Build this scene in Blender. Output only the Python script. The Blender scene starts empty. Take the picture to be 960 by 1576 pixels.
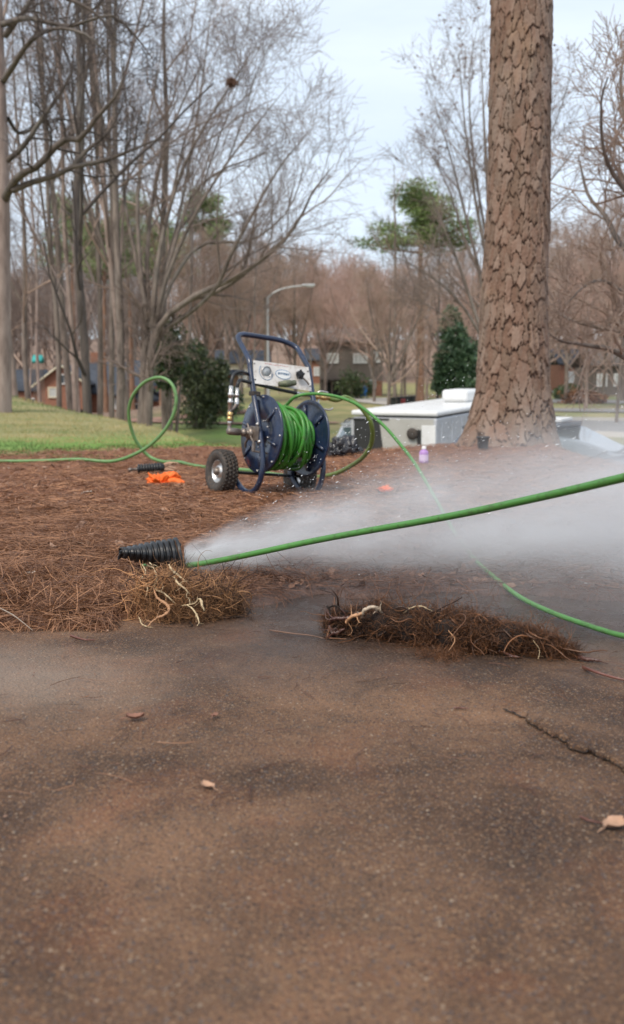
import bpy, bmesh, math, random
import numpy as np
from mathutils import Vector, Matrix

R_ = math.radians
rng = np.random.default_rng(7)
random.seed(7)
scene = bpy.context.scene
C = scene.collection

# ------------------------------------------------------------------ camera
CAM_H, FPX, TILT = 0.68, 1530.0, math.atan((788 - 587) / 1530.0)
cam_d = bpy.data.cameras.new("camera")
cam = bpy.data.objects.new("camera", cam_d)
C.objects.link(cam)
cam.location = (0, 0, CAM_H)
cam.rotation_euler = (math.pi / 2 - TILT, 0, 0)
cam_d.sensor_fit = 'VERTICAL'
cam_d.sensor_height = 36.0
cam_d.lens = 36.0 * FPX / 1576.0
cam_d.clip_start = 0.05
cam_d.clip_end = 3000
cam_d.dof.use_dof = True
cam_d.dof.focus_distance = 3.15
cam_d.dof.aperture_fstop = 3.8
scene.camera = cam

# ------------------------------------------------------------------ world, sun, exposure
SUN_EL, SUN_AZ = R_(52), R_(-150)       # azimuth measured from +Y, clockwise positive -> behind-left of the camera
world = bpy.data.worlds.new("World")
scene.world = world
world.use_nodes = True
wn, wl = world.node_tree.nodes, world.node_tree.links
wn.clear()
w_out = wn.new('ShaderNodeOutputWorld')
w_bg = wn.new('ShaderNodeBackground')
w_bg.inputs['Strength'].default_value = 0.13
sky = wn.new('ShaderNodeTexSky')
sky.sky_type = 'NISHITA'
sky.sun_disc = False
sky.sun_elevation = SUN_EL
sky.sun_rotation = SUN_AZ
sky.air_density = 1.0
sky.dust_density = 1.5
sky.ozone_density = 1.5
w_tc = wn.new('ShaderNodeTexCoord')
w_sep = wn.new('ShaderNodeSeparateXYZ')
wl.new(w_tc.outputs['Generated'], w_sep.inputs[0])
w_map = wn.new('ShaderNodeMapping')
w_map.inputs['Scale'].default_value = (1.2, 1.2, 5.0)
w_map.inputs['Rotation'].default_value = (0.0, 0.0, 0.6)
wl.new(w_tc.outputs['Generated'], w_map.inputs[0])
w_noise = wn.new('ShaderNodeTexNoise')
w_noise.inputs['Scale'].default_value = 1.3
w_noise.inputs['Detail'].default_value = 6
w_noise.inputs['Roughness'].default_value = 0.55
wl.new(w_map.outputs[0], w_noise.inputs['Vector'])
w_ramp = wn.new('ShaderNodeValToRGB')
w_ramp.color_ramp.elements[0].position = 0.32
w_ramp.color_ramp.elements[0].color = (0.58, 0.58, 0.58, 1)
w_ramp.color_ramp.elements[1].position = 0.72
w_ramp.color_ramp.elements[1].color = (1.0, 1.0, 1.0, 1)
wl.new(w_noise.outputs['Fac'], w_ramp.inputs[0])
w_mix = wn.new('ShaderNodeMix')
w_mix.data_type = 'RGBA'
w_mix.inputs['B'].default_value = (6.7, 7.5, 8.5, 1)     # thin cloud veil, in the sky texture's own units
wl.new(w_ramp.outputs[0], w_mix.inputs['Factor'])
wl.new(sky.outputs[0], w_mix.inputs['A'])
wl.new(w_mix.outputs['Result'], w_bg.inputs['Color'])
wl.new(w_bg.outputs[0], w_out.inputs[0])

sun_d = bpy.data.lights.new("sun", 'SUN')
sun_d.energy = 2.8
sun_d.angle = R_(16)
sun_d.color = (1.0, 0.91, 0.79)
sun = bpy.data.objects.new("sun", sun_d)
C.objects.link(sun)
sdir = Vector((math.sin(SUN_AZ) * math.cos(SUN_EL), math.cos(SUN_AZ) * math.cos(SUN_EL), math.sin(SUN_EL)))
sun.rotation_euler = sdir.to_track_quat('Z', 'Y').to_euler()
sun.location = sdir * 50

scene.view_settings.view_transform = 'Standard'
scene.view_settings.look = 'None'
scene.view_settings.exposure = 0.15
scene.view_settings.gamma = 1.0
scene.view_settings.use_curve_mapping = False
scene.cycles.max_bounces = 8
scene.cycles.transparent_max_bounces = 12
scene.cycles.volume_bounces = 2
scene.cycles.volume_max_steps = 96


# ------------------------------------------------------------------ geometry helpers
def P(px, py, Y):
    """photograph pixel + distance in metres -> point in the place"""
    u = (px - 480.0) / FPX
    v = (788.0 - py) / FPX
    dy = math.cos(TILT) + v * math.sin(TILT)
    dz = -math.sin(TILT) + v * math.cos(TILT)
    k = Y / dy
    return Vector((u * k, Y, CAM_H + dz * k))


def tag(o, label=None, cat=None, group=None, kind=None):
    if label: o['label'] = label
    if cat: o['category'] = cat
    if group: o['group'] = group
    if kind: o['kind'] = kind
    return o


def empty(name, loc=(0, 0, 0), rz=0.0, label=None, cat=None, group=None):
    o = bpy.data.objects.new(name, None)
    o.empty_display_size = 0.2
    C.objects.link(o)
    o.location = loc
    o.rotation_euler = (0, 0, rz)
    return tag(o, label, cat, group)


def np_mesh(name, V, F, mat=None, smooth=True):
    """V (n,3); F one array (m,3|4) or a list of such arrays"""
    me = bpy.data.meshes.new(name)
    Fs = F if isinstance(F, list) else [F]
    V = np.ascontiguousarray(V, dtype=np.float32)
    me.vertices.add(len(V))
    me.vertices.foreach_set('co', V.ravel())
    li = np.concatenate([f.ravel() for f in Fs]).astype(np.int32)
    cnt = np.concatenate([np.full(len(f), f.shape[1]) for f in Fs]).astype(np.int32)
    me.loops.add(len(li))
    me.loops.foreach_set('vertex_index', li)
    me.polygons.add(len(cnt))
    st = np.concatenate([[0], np.cumsum(cnt)[:-1]]).astype(np.int32)
    me.polygons.foreach_set('loop_start', st)
    me.polygons.foreach_set('loop_total', cnt)
    if smooth:
        me.polygons.foreach_set('use_smooth', np.ones(len(cnt), dtype=bool))
    me.update(calc_edges=True)
    me.validate()
    if mat: me.materials.append(mat)
    return me


def link(name, me, parent=None, loc=None):
    o = bpy.data.objects.new(name, me)
    C.objects.link(o)
    if parent: o.parent = parent
    if loc is not None: o.location = loc
    return o


def attr(me, name, vals):
    a = me.attributes.new(name, 'FLOAT', 'POINT')
    a.data.foreach_set('value', np.ascontiguousarray(vals, dtype=np.float32))


class Acc:
    """collects vertices and faces"""
    def __init__(self):
        self.V, self.F3, self.F4, self.n, self.A = [], [], [], 0, []

    def add(self, V, F, a=0.0):
        V = np.asarray(V, dtype=np.float32).reshape(-1, 3)
        F = np.asarray(F, dtype=np.int64)
        (self.F3 if F.shape[1] == 3 else self.F4).append(F + self.n)
        self.V.append(V)
        self.A.append(np.broadcast_to(np.asarray(a, dtype=np.float32), (len(V),)))
        self.n += len(V)

    def mesh(self, name, mat, smooth=True, attr_name=None):
        F = []
        if self.F3: F.append(np.concatenate(self.F3))
        if self.F4: F.append(np.concatenate(self.F4))
        me = np_mesh(name, np.concatenate(self.V), F, mat, smooth)
        if attr_name: attr(me, attr_name, np.concatenate(self.A))
        return me


def spline(pts, n):
    """Catmull-Rom through pts, n samples, even in arc length"""
    p = np.array([tuple(q) for q in pts], dtype=float)
    if len(p) < 3:
        t = np.linspace(0, 1, n)[:, None]
        return p[0] * (1 - t) + p[-1] * t
    q = np.vstack([2 * p[0] - p[1], p, 2 * p[-1] - p[-2]])
    out = []
    for i in range(1, len(q) - 2):
        t = np.linspace(0, 1, 16, endpoint=False)[:, None]
        a, b, c, d = q[i - 1], q[i], q[i + 1], q[i + 2]
        out.append(0.5 * ((2 * b) + (-a + c) * t + (2 * a - 5 * b + 4 * c - d) * t * t + (-a + 3 * b - 3 * c + d) * t ** 3))
    out.append(p[-1][None])
    s = np.vstack(out)
    L = np.concatenate([[0], np.cumsum(np.linalg.norm(np.diff(s, axis=0), axis=1))])
    x = np.linspace(0, L[-1], n)
    return np.stack([np.interp(x, L, s[:, k]) for k in range(3)], axis=1)


def sweep(acc, pts, r, sides=10, caps=True, a=0.0, closed=False):
    """round tube along pts (n,3) with parallel transported frame; r scalar or (n,)"""
    p = np.asarray(pts, dtype=float)
    n = len(p)
    r = np.broadcast_to(np.asarray(r, dtype=float), (n,))
    if closed:
        T = np.roll(p, -1, 0) - np.roll(p, 1, 0)
    else:
        T = np.gradient(p, axis=0)
    T /= np.linalg.norm(T, axis=1)[:, None] + 1e-12
    ref = np.array([0, 0, 1.0]) if abs(T[0][2]) < 0.9 else np.array([1.0, 0, 0])
    N = np.cross(T[0], ref); N /= np.linalg.norm(N)
    rings = []
    ang = np.linspace(0, 2 * math.pi, sides, endpoint=False)
    for i in range(n):
        N = N - T[i] * np.dot(N, T[i])
        N /= np.linalg.norm(N) + 1e-12
        B = np.cross(T[i], N)
        rings.append(p[i] + r[i] * (np.cos(ang)[:, None] * N + np.sin(ang)[:, None] * B))
    V = np.concatenate(rings)
    m = n if closed else n - 1
    i = np.arange(m)[:, None] * sides
    j = np.arange(sides)[None, :]
    j2 = (j + 1) % sides
    nx = (i + sides) % (n * sides)
    F = np.stack([i + j, i + j2, nx + j2, nx + j], axis=2).reshape(-1, 4)
    acc.add(V, F, a)
    if caps and not closed:
        for e, rev in ((0, True), (n - 1, False)):
            c = p[e]
            ring = V[e * sides:(e + 1) * sides]
            VV = np.vstack([ring, c])
            ff = [[k, (k + 1) % sides, sides] if not rev else [(k + 1) % sides, k, sides] for k in range(sides)]
            acc.add(VV, ff, a)


def tube_obj(name, pts, r, mat, parent=None, sides=12, n=None, caps=True):
    a = Acc()
    q = spline(pts, n or max(8, len(pts) * 8))
    if hasattr(r, '__len__'):
        r = np.interp(np.linspace(0, 1, len(q)), np.linspace(0, 1, len(r)), r)
    sweep(a, q, r, sides, caps)
    return link(name, a.mesh(name, mat), parent)


def batch_tubes(acc, Pb, Rb, k, a=0.0):
    """Pb (B,N,3), Rb (B,N): many thin tubes at once"""
    B, N, _ = Pb.shape
    if B == 0: return
    T = np.gradient(Pb, axis=1)
    T /= np.linalg.norm(T, axis=2, keepdims=True) + 1e-9
    ref = rng.normal(size=(B, 1, 3))
    U = np.cross(T, ref); U /= np.linalg.norm(U, axis=2, keepdims=True) + 1e-9
    W = np.cross(T, U)
    ang = np.linspace(0, 2 * math.pi, k, endpoint=False)
    V = Pb[:, :, None, :] + Rb[:, :, None, None] * (np.cos(ang)[None, None, :, None] * U[:, :, None, :] + np.sin(ang)[None, None, :, None] * W[:, :, None, :])
    b = np.arange(B)[:, None, None] * (N * k)
    i = np.arange(N - 1)[None, :, None] * k
    j = np.arange(k)[None, None, :]
    j2 = (j + 1) % k
    F = np.stack([b + i + j, b + i + j2, b + i + k + j2, b + i + k + j], axis=3).reshape(-1, 4)
    av = np.broadcast_to(np.asarray(a, dtype=np.float32).reshape(-1, 1), (B, N * k)).ravel() if np.ndim(a) else a
    acc.add(V.reshape(-1, 3), F, av)


def ribbons(acc, Pb, Wb, side, a=0.0):
    """flat strips: Pb (B,N,3), Wb (B,N) half widths, side (B,3)"""
    B, N, _ = Pb.shape
    L = Pb - side[:, None, :] * Wb[:, :, None]
    Rr = Pb + side[:, None, :] * Wb[:, :, None]
    V = np.stack([L, Rr], axis=2)
    b = np.arange(B)[:, None] * (N * 2)
    i = np.arange(N - 1)[None, :] * 2
    F = np.stack([b + i, b + i + 1, b + i + 3, b + i + 2], axis=2).reshape(-1, 4)
    av = np.broadcast_to(np.asarray(a, dtype=np.float32).reshape(-1, 1), (B, N * 2)).ravel() if np.ndim(a) else a
    acc.add(V.reshape(-1, 3), F, av)


def box(acc, c, s, rot=None, a=0.0):
    c = np.array(c, float); s = np.array(s, float) / 2
    V = np.array([[x, y, z] for x in (-1, 1) for y in (-1, 1) for z in (-1, 1)], float) * s
    if rot is not None: V = V @ np.array(rot).T
    F = [[0, 1, 3, 2], [4, 6, 7, 5], [0, 4, 5, 1], [2, 3, 7, 6], [0, 2, 6, 4], [1, 5, 7, 3]]
    acc.add(V + c, F, a)


def bevel_box(name, c, s, mat, parent=None, bev=0.01, seg=2, rot=None):
    bm = bmesh.new()
    bmesh.ops.create_cube(bm, size=1.0)
    for v in bm.verts:
        v.co = Vector((v.co.x * s[0], v.co.y * s[1], v.co.z * s[2]))
    bmesh.ops.bevel(bm, geom=bm.edges[:], offset=min(bev, min(s) * 0.45), segments=seg, affect='EDGES', profile=0.6)
    me = bpy.data.meshes.new(name)
    M = Matrix.Translation(Vector(c)) @ (rot.to_4x4() if rot is not None else Matrix.Identity(4))
    bm.transform(M)
    for f in bm.faces: f.smooth = seg > 2
    bm.to_mesh(me); bm.free()
    me.materials.append(mat)
    return link(name, me, parent)


def lathe(acc, prof, origin, axis, sides=32, a=0.0):
    """prof: list of (distance along axis, radius)"""
    ax = np.array(axis, float); ax /= np.linalg.norm(ax)
    ref = np.array([0, 0, 1.0]) if abs(ax[2]) < 0.9 else np.array([1.0, 0, 0])
    U = np.cross(ax, ref); U /= np.linalg.norm(U)
    W = np.cross(ax, U)
    ang = np.linspace(0, 2 * math.pi, sides, endpoint=False)
    ring = np.cos(ang)[:, None] * U + np.sin(ang)[:, None] * W
    V = np.concatenate([np.array(origin) + ax * d + ring * r for d, r in prof])
    n = len(prof)
    i = np.arange(n - 1)[:, None] * sides
    j = np.arange(sides)[None, :]
    j2 = (j + 1) % sides
    F = np.stack([i + j, i + sides + j, i + sides + j2, i + j2], axis=2).reshape(-1, 4)
    acc.add(V, F, a)


def lathe_obj(name, prof, origin, axis, mat, parent=None, sides=32):
    a = Acc(); lathe(a, prof, origin, axis, sides)
    return link(name, a.mesh(name, mat), parent)


def poly_prism(acc, pts2, place, t, a=0.0):
    """extrude polygon; place(u,v,w)->xyz, w 0..t"""
    n = len(pts2)
    V = [place(u, v, 0) for u, v in pts2] + [place(u, v, t) for u, v in pts2]
    V = np.array([tuple(q) for q in V], float)
    acc.add(V, [[i, (i + 1) % n, n + (i + 1) % n, n + i] for i in range(n)], a)
    for off, rev in ((0, True), (n, False)):
        c = V[off:off + n].mean(0)
        VV = np.vstack([V[off:off + n], c])
        acc.add(VV, [[(k + 1) % n, k, n] if rev else [k, (k + 1) % n, n] for k in range(n)], a)


# value noise -----------------------------------------------------------------
_perm = np.random.default_rng(3).random((256, 256))
def vnoise(x, y, s=1.0, seed=0):
    x = np.asarray(x, float) * s + seed * 17.3; y = np.asarray(y, float) * s + seed * 9.1
    xi, yi = np.floor(x).astype(int), np.floor(y).astype(int)
    fx, fy = x - xi, y - yi
    fx = fx * fx * (3 - 2 * fx); fy = fy * fy * (3 - 2 * fy)
    g = lambda a, b: _perm[a % 256, b % 256]
    return (g(xi, yi) * (1 - fx) + g(xi + 1, yi) * fx) * (1 - fy) + (g(xi, yi + 1) * (1 - fx) + g(xi + 1, yi + 1) * fx) * fy - 0.5
def fbm(x, y, s, oct=3, seed=0):
    return sum(vnoise(x, y, s * 2 ** k, seed + k) / 2 ** k for k in range(oct))
def sstep(a, b, x):
    t = np.clip((np.asarray(x, float) - a) / (b - a), 0, 1)
    return t * t * (3 - 2 * t)


# ------------------------------------------------------------------ materials
class NT:
    def __init__(self, name):
        self.m = bpy.data.materials.new(name)
        self.m.use_nodes = True
        self.t = self.m.node_tree
        self.t.nodes.clear()
        self.out = self.n('ShaderNodeOutputMaterial')

    def n(self, typ, **kw):
        nd = self.t.nodes.new(typ)
        for k, v in kw.items(): setattr(nd, k, v)
        return nd

    def l(self, a, b): self.t.links.new(a, b)

    def val(self, sock, v):
        if hasattr(v, 'is_output') or isinstance(v, bpy.types.NodeSocket): self.l(v, sock)
        elif isinstance(v, (tuple, list)): sock.default_value = (tuple(v) + (1,))[:4] if len(sock.default_value) == 4 else v
        else: sock.default_value = v

    def coord(self, kind='Object', scale=(1, 1, 1)):
        tc = self.n('ShaderNodeTexCoord'); mp = self.n('ShaderNodeMapping')
        mp.inputs['Scale'].default_value = scale
        self.l(tc.outputs[kind], mp.inputs[0]); return mp.outputs[0]

    def noise(self, co, scale, detail=4, rough=0.55, dist=0.0, out='Fac'):
        nd = self.n('ShaderNodeTexNoise')
        nd.inputs['Scale'].default_value = scale; nd.inputs['Detail'].default_value = detail
        nd.inputs['Roughness'].default_value = rough; nd.inputs['Distortion'].default_value = dist
        self.l(co, nd.inputs['Vector']); return nd.outputs[out]

    def voro(self, co, scale, feature='F1', out='Distance', rnd=1.0):
        nd = self.n('ShaderNodeTexVoronoi', feature=feature)
        nd.inputs['Scale'].default_value = scale; nd.inputs['Randomness'].default_value = rnd
        self.l(co, nd.inputs['Vector']); return nd.outputs[out]

    def ramp(self, fac, stops, interp='LINEAR'):
        nd = self.n('ShaderNodeValToRGB'); nd.color_ramp.interpolation = interp
        e = nd.color_ramp.elements
        while len(e) < len(stops): e.new(0.5)
        for k, (p, c) in enumerate(stops):
            e[k].position = p
            e[k].color = (c, c, c, 1) if not hasattr(c, '__len__') else (tuple(c) + (1,))[:4]
        self.l(fac, nd.inputs[0]); return nd.outputs[0]

    def mix(self, fac, a, b, mode='MIX'):
        nd = self.n('ShaderNodeMix', data_type='RGBA', blend_type=mode)
        self.val(nd.inputs['Factor'], fac); self.val(nd.inputs['A'], a); self.val(nd.inputs['B'], b)
        return nd.outputs['Result']

    def math(self, op, a, b=0.0, c=0.0):
        nd = self.n('ShaderNodeMath', operation=op)
        self.val(nd.inputs[0], a); self.val(nd.inputs[1], b)
        if op in ('MULTIPLY_ADD', 'SMOOTH_MIN'): self.val(nd.inputs[2], c)
        return nd.outputs[0]

    def attr(self, name):
        nd = self.n('ShaderNodeAttribute'); nd.attribute_name = name; return nd.outputs['Fac']

    def geo_random(self):
        return self.n('ShaderNodeObjectInfo').outputs['Random']

    def bump(self, h, strength=0.5, dist=0.01, prev=None):
        nd = self.n('ShaderNodeBump'); nd.inputs['Strength'].default_value = strength; nd.inputs['Distance'].default_value = dist
        self.l(h, nd.inputs['Height'])
        if prev is not None: self.l(prev, nd.inputs['Normal'])
        return nd.outputs[0]

    def pbsdf(self, color, rough=0.6, metal=0.0, normal=None, **kw):
        b = self.n('ShaderNodeBsdfPrincipled')
        self.val(b.inputs['Base Color'], color); self.val(b.inputs['Roughness'], rough); self.val(b.inputs['Metallic'], metal)
        if normal is not None: self.l(normal, b.inputs['Normal'])
        for k, v in kw.items(): self.val(b.inputs[k.replace('_', ' ')], v)
        self.l(b.outputs[0], self.out.inputs[0]); self.b = b
        return self.m


def simple(name, col, rough=0.6, metal=0.0, var=0.25, scale=8.0, bump=0.0, dirt=None, **kw):
    t = NT(name); co = t.coord()
    n = t.noise(co, scale, 5)
    c = t.mix(t.ramp(n, [(0.3, 0), (0.75, 1)]), tuple(x * (1 - var) for x in col), tuple(min(1, x * (1 + var)) for x in col))
    if dirt:
        c = t.mix(t.ramp(t.noise(co, scale * 2.3, 6, 0.7), [(0.52, 0), (0.68, dirt[1])]), c, dirt[0])
    nm = t.bump(t.noise(co, scale * 6, 4), bump, 0.01) if bump else None
    r = t.ramp(t.noise(co, scale * 3, 3), [(0.3, max(0, rough - 0.1)), (0.7, min(1, rough + 0.1))])
    return t.pbsdf(c, r, metal, nm, **kw)


M = {}
def bark_mat(name, c1, c2, scale=6.0):
    t = NT(name); co = t.coord('Object', (1, 1, 0.22))
    n = t.noise(co, scale, 6, 0.65)
    big = t.noise(t.coord('Object', (1, 1, 0.5)), 0.9, 3)
    c = t.mix(t.ramp(n, [(0.35, 0), (0.65, 1)]), c1, c2)
    c = t.mix(t.ramp(big, [(0.5, 0), (0.7, 0.35)]), c, (0.30, 0.29, 0.26))
    return t.pbsdf(c, 0.9, 0, t.bump(n, 0.5, 0.03))
M['bark_grey'] = bark_mat('grey_bark', (0.10, 0.078, 0.065), (0.26, 0.21, 0.175))
M['bark_dark'] = bark_mat('dark_bark', (0.055, 0.045, 0.04), (0.15, 0.12, 0.10))
M['bark_pink'] = bark_mat('pinkish_bark', (0.20, 0.145, 0.12), (0.40, 0.31, 0.265))
def twig_mat(name, c1, c2):  # far twig colours run paler in place of distance haze
    t = NT(name)
    c = t.mix(t.noise(t.coord(), 0.8, 3), c1, c2)
    return t.pbsdf(c, 0.85)
M['twig_grey'] = twig_mat('grey_twigs', (0.14, 0.105, 0.09), (0.29, 0.225, 0.19))
M['twig_dark'] = twig_mat('dark_twigs', (0.05, 0.04, 0.037), (0.12, 0.095, 0.085))
M['twig_brown'] = twig_mat('brown_twigs', (0.30, 0.21, 0.16), (0.46, 0.34, 0.27))
M['twig_red'] = twig_mat('reddish_budding_twigs', (0.37, 0.235, 0.19), (0.52, 0.36, 0.295))
M['straw_bark'] = bark_mat('reddish_pine_bark', (0.17, 0.085, 0.05), (0.34, 0.20, 0.13))

def leaf_mat(name, c1, c2, rough=0.5):
    t = NT(name)
    c = t.mix(t.attr('shade'), c1, c2)
    m = t.pbsdf(c, rough)
    b2 = t.n('ShaderNodeBsdfTranslucent'); t.val(b2.inputs[0], c)
    mx = t.n('ShaderNodeMixShader'); mx.inputs[0].default_value = 0.2
    t.l(t.b.outputs[0], mx.inputs[1]); t.l(b2.outputs[0], mx.inputs[2]); t.l(mx.outputs[0], t.out.inputs[0])
    return m
M['needles_pine'] = leaf_mat('green_pine_needles', (0.11, 0.17, 0.06), (0.33, 0.42, 0.16))
M['leaf_dark'] = leaf_mat('dark_evergreen_leaves', (0.035, 0.075, 0.035), (0.15, 0.24, 0.12), 0.4)
M['leaf_bush'] = leaf_mat('mixed_evergreen_leaves', (0.03, 0.05, 0.022), (0.20, 0.22, 0.10), 0.45)
M['leaf_olive'] = leaf_mat('olive_evergreen_leaves', (0.03, 0.055, 0.02), (0.13, 0.17, 0.06), 0.4)
M['grass_blades'] = leaf_mat('short_lawn_blades', (0.085, 0.155, 0.03), (0.40, 0.33, 0.14), 0.7)
M['straw'] = leaf_mat('fallen_pine_needles', (0.070, 0.026, 0.013), (0.54, 0.27, 0.135), 0.6)
M['chips'] = leaf_mat('bark_chips_and_leaf_bits', (0.12, 0.055, 0.035), (0.46, 0.29, 0.20), 0.8)
M['root_hair'] = leaf_mat('fine_brown_root_hairs', (0.05, 0.021, 0.011), (0.80, 0.42, 0.19), 0.6)
M['root_hair_dark'] = leaf_mat('wet_dark_root_hairs', (0.024, 0.011, 0.007), (0.30, 0.130, 0.055), 0.35)
M['root_pale'] = simple('pale_woody_root', (0.55, 0.42, 0.25), 0.55, 0, 0.3, 60, 0.3, dirt=((0.20, 0.10, 0.05), 0.7))
M['root_tan'] = simple('orange_brown_root', (0.42, 0.22, 0.11), 0.5, 0, 0.3, 60, 0.3)
M['root_core'] = simple('matted_root_soil', (0.022, 0.012, 0.008), 0.95, 0, 0.4, 60, 0.8)

M['hose'] = None
def hose_mat(name, c, dirt):
    t = NT(name); co = t.coord()
    n = t.noise(co, 35, 6, 0.7)
    col = t.mix(t.noise(co, 6, 3), tuple(x * 0.8 for x in c), tuple(x * 1.15 for x in c))
    col = t.mix(t.ramp(n, [(0.53, 0), (0.64, 0.7)]), col, dirt)
    return t.pbsdf(col, t.ramp(n, [(0.3, 0.28), (0.7, 0.55)]), 0, t.bump(t.noise(co, 220, 2), 0.12, 0.002))
M['hose'] = hose_mat('bright_green_hose', (0.070, 0.225, 0.042), (0.05, 0.08, 0.028))
M['hose_coil'] = hose_mat('muddy_green_coiled_hose', (0.050, 0.235, 0.030), (0.085, 0.075, 0.035))
M['hose_supply'] = hose_mat('faded_green_hose', (0.125, 0.26, 0.085), (0.09, 0.12, 0.05))
M['hose_olive'] = hose_mat('olive_muddy_hose', (0.14, 0.20, 0.045), (0.09, 0.085, 0.03))
M['blue'] = simple('navy_blue_paint', (0.013, 0.024, 0.058), 0.34, 0.0, 0.3, 14, 0.05, dirt=((0.09, 0.075, 0.065), 0.35), Coat_Weight=0.3)
M['rubber'] = simple('dusty_black_rubber', (0.05, 0.042, 0.036), 0.75, 0, 0.4, 25, 0.3, dirt=((0.16, 0.105, 0.07), 0.7))
M['black'] = simple('black_rubber_hose', (0.018, 0.018, 0.018), 0.4, 0, 0.3, 30)
M['blackplastic'] = simple('black_corrugated_plastic', (0.014, 0.015, 0.017), 0.38, 0, 0.35, 18, 0.12, dirt=((0.09, 0.06, 0.04), 0.3))
M['steel'] = simple('bright_steel', (0.62, 0.60, 0.57), 0.33, 0.9, 0.2, 30, 0.1, dirt=((0.25, 0.17, 0.11), 0.4))
M['dullsteel'] = simple('dull_brown_steel', (0.24, 0.20, 0.17), 0.45, 0.7, 0.3, 30, 0.2)
M['brass'] = simple('brass_fitting', (0.62, 0.42, 0.18), 0.35, 0.9, 0.2, 30, 0.1)
M['panel'] = simple('scuffed_white_plate', (0.66, 0.63, 0.59), 0.4, 0.0, 0.15, 10, 0.05, dirt=((0.36, 0.29, 0.23), 0.6))
M['gauge'] = simple('grey_gauge_face', (0.40, 0.42, 0.43), 0.3, 0, 0.1, 20)
M['badge'] = simple('pale_blue_badge', (0.42, 0.54, 0.62), 0.4, 0, 0.1, 20)
M['badgeblue'] = simple('badge_blue_print', (0.10, 0.20, 0.34), 0.4, 0, 0.1, 20)
M['redprint'] = simple('faded_red_print', (0.55, 0.22, 0.20), 0.5, 0, 0.2, 20)
M['orange'] = simple('orange_glove_fabric', (0.95, 0.17, 0.02), 0.6, 0, 0.15, 25, 0.4)
M['purple'] = simple('translucent_purple_plastic', (0.40, 0.20, 0.52), 0.35, 0, 0.15, 20)
M['label'] = simple('pale_lilac_label', (0.66, 0.52, 0.74), 0.5, 0, 0.1, 40)
M['whitecap'] = simple('white_plastic_cap', (0.72, 0.70, 0.70), 0.4, 0, 0.05, 20)
M['bag'] = simple('black_bin_liner', (0.028, 0.028, 0.033), 0.28, 0, 0.3, 12, 0.3)
M['white_alu'] = simple('white_trailer_skin', (0.74, 0.74, 0.73), 0.35, 0, 0.06, 3, dirt=((0.5, 0.47, 0.42), 0.3))
M['grey_alu'] = simple('silver_grey_trailer_skin', (0.46, 0.47, 0.49), 0.35, 0.1, 0.06, 3, dirt=((0.3, 0.28, 0.25), 0.4))
M['beige_alu'] = simple('warm_grey_trailer_skin', (0.47, 0.455, 0.42), 0.35, 0.1, 0.06, 3, dirt=((0.38, 0.35, 0.3), 0.4))
M['charcoal'] = simple('charcoal_trailer_skin', (0.035, 0.035, 0.036), 0.4, 0, 0.15, 4)
M['interior'] = simple('interior_shade', (0.02, 0.02, 0.02), 0.8)  # panel colour that carries the shade inside the trailer opening
M['carblue'] = simple('grey_blue_car_paint', (0.085, 0.11, 0.15), 0.4, 0.1, 0.05, 2, Coat_Weight=0.6)
M['carsilver'] = simple('silver_car_paint', (0.50, 0.52, 0.54), 0.28, 0.35, 0.05, 2, Coat_Weight=0.6)
M['cardark'] = simple('dark_car_paint', (0.03, 0.03, 0.035), 0.28, 0.3, 0.05, 2, Coat_Weight=0.6)
M['carred'] = simple('dark_red_car_paint', (0.22, 0.02, 0.02), 0.3, 0.3, 0.05, 2, Coat_Weight=0.6)
def glass():
    t = NT('tinted_car_glass')
    return t.pbsdf((0.03, 0.045, 0.05), 0.06, 0, None, Coat_Weight=0.8)
M['glass'] = glass()
t_ = NT('bright_windscreen_glass'); M['windscreen'] = t_.pbsdf((0.07, 0.10, 0.10), 0.05, 0, None, Coat_Weight=1.0)
M['trim'] = simple('black_car_trim', (0.02, 0.02, 0.02), 0.5)
M['galv'] = simple('galvanised_pole', (0.48, 0.49, 0.49), 0.45, 0.3, 0.1, 4)
M['woodpole'] = simple('weathered_pole_wood', (0.17, 0.13, 0.10), 0.85, 0, 0.2, 8)

def brick_mat(name, c1, c2, mortar):
    t = NT(name)
    tc = t.n('ShaderNodeTexCoord'); br = t.n('ShaderNodeTexBrick')
    t.l(tc.outputs['UV'], br.inputs['Vector'])
    for k, v in (('Color1', c1), ('Color2', c2), ('Mortar', mortar)): br.inputs[k].default_value = v + (1,)
    br.inputs['Scale'].default_value = 4.4
    br.inputs['Mortar Size'].default_value = 0.02
    c = t.mix(t.ramp(t.noise(t.coord(), 0.6, 4), [(0.4, 0), (0.7, 0.5)]), br.outputs['Color'], tuple(0.72 * x for x in c1))
    return t.pbsdf(c, 0.85)
M['brick'] = simple('red_brick', (0.27, 0.125, 0.08), 0.9, 0, 0.25, 7, 0.2, dirt=((0.32, 0.22, 0.17), 0.35))
M['slate'] = simple('blue_grey_shingles', (0.06, 0.07, 0.09), 0.85, 0, 0.25, 3, 0.3)
M['shingle'] = simple('brown_grey_shingles', (0.12, 0.10, 0.09), 0.9, 0, 0.25, 3, 0.3)
M['siding'] = simple('grey_brown_siding', (0.15, 0.125, 0.105), 0.8, 0, 0.12, 2)
M['creamtrim'] = simple('cream_trim_paint', (0.66, 0.60, 0.44), 0.6, 0, 0.08, 3)
M['whitetrim'] = simple('white_trim_paint', (0.72, 0.72, 0.70), 0.6, 0, 0.05, 3)
M['winglass'] = t2 = NT('house_window_glass').pbsdf((0.05, 0.06, 0.07), 0.12)
M['winpale'] = NT('house_window_pale').pbsdf((0.45, 0.46, 0.44), 0.3)  # one even pale grey for the panes
M['opening'] = simple('opening_shade', (0.025, 0.022, 0.02), 0.9)  # near-black for solid panels; shade inside the openings is put into this colour
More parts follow.
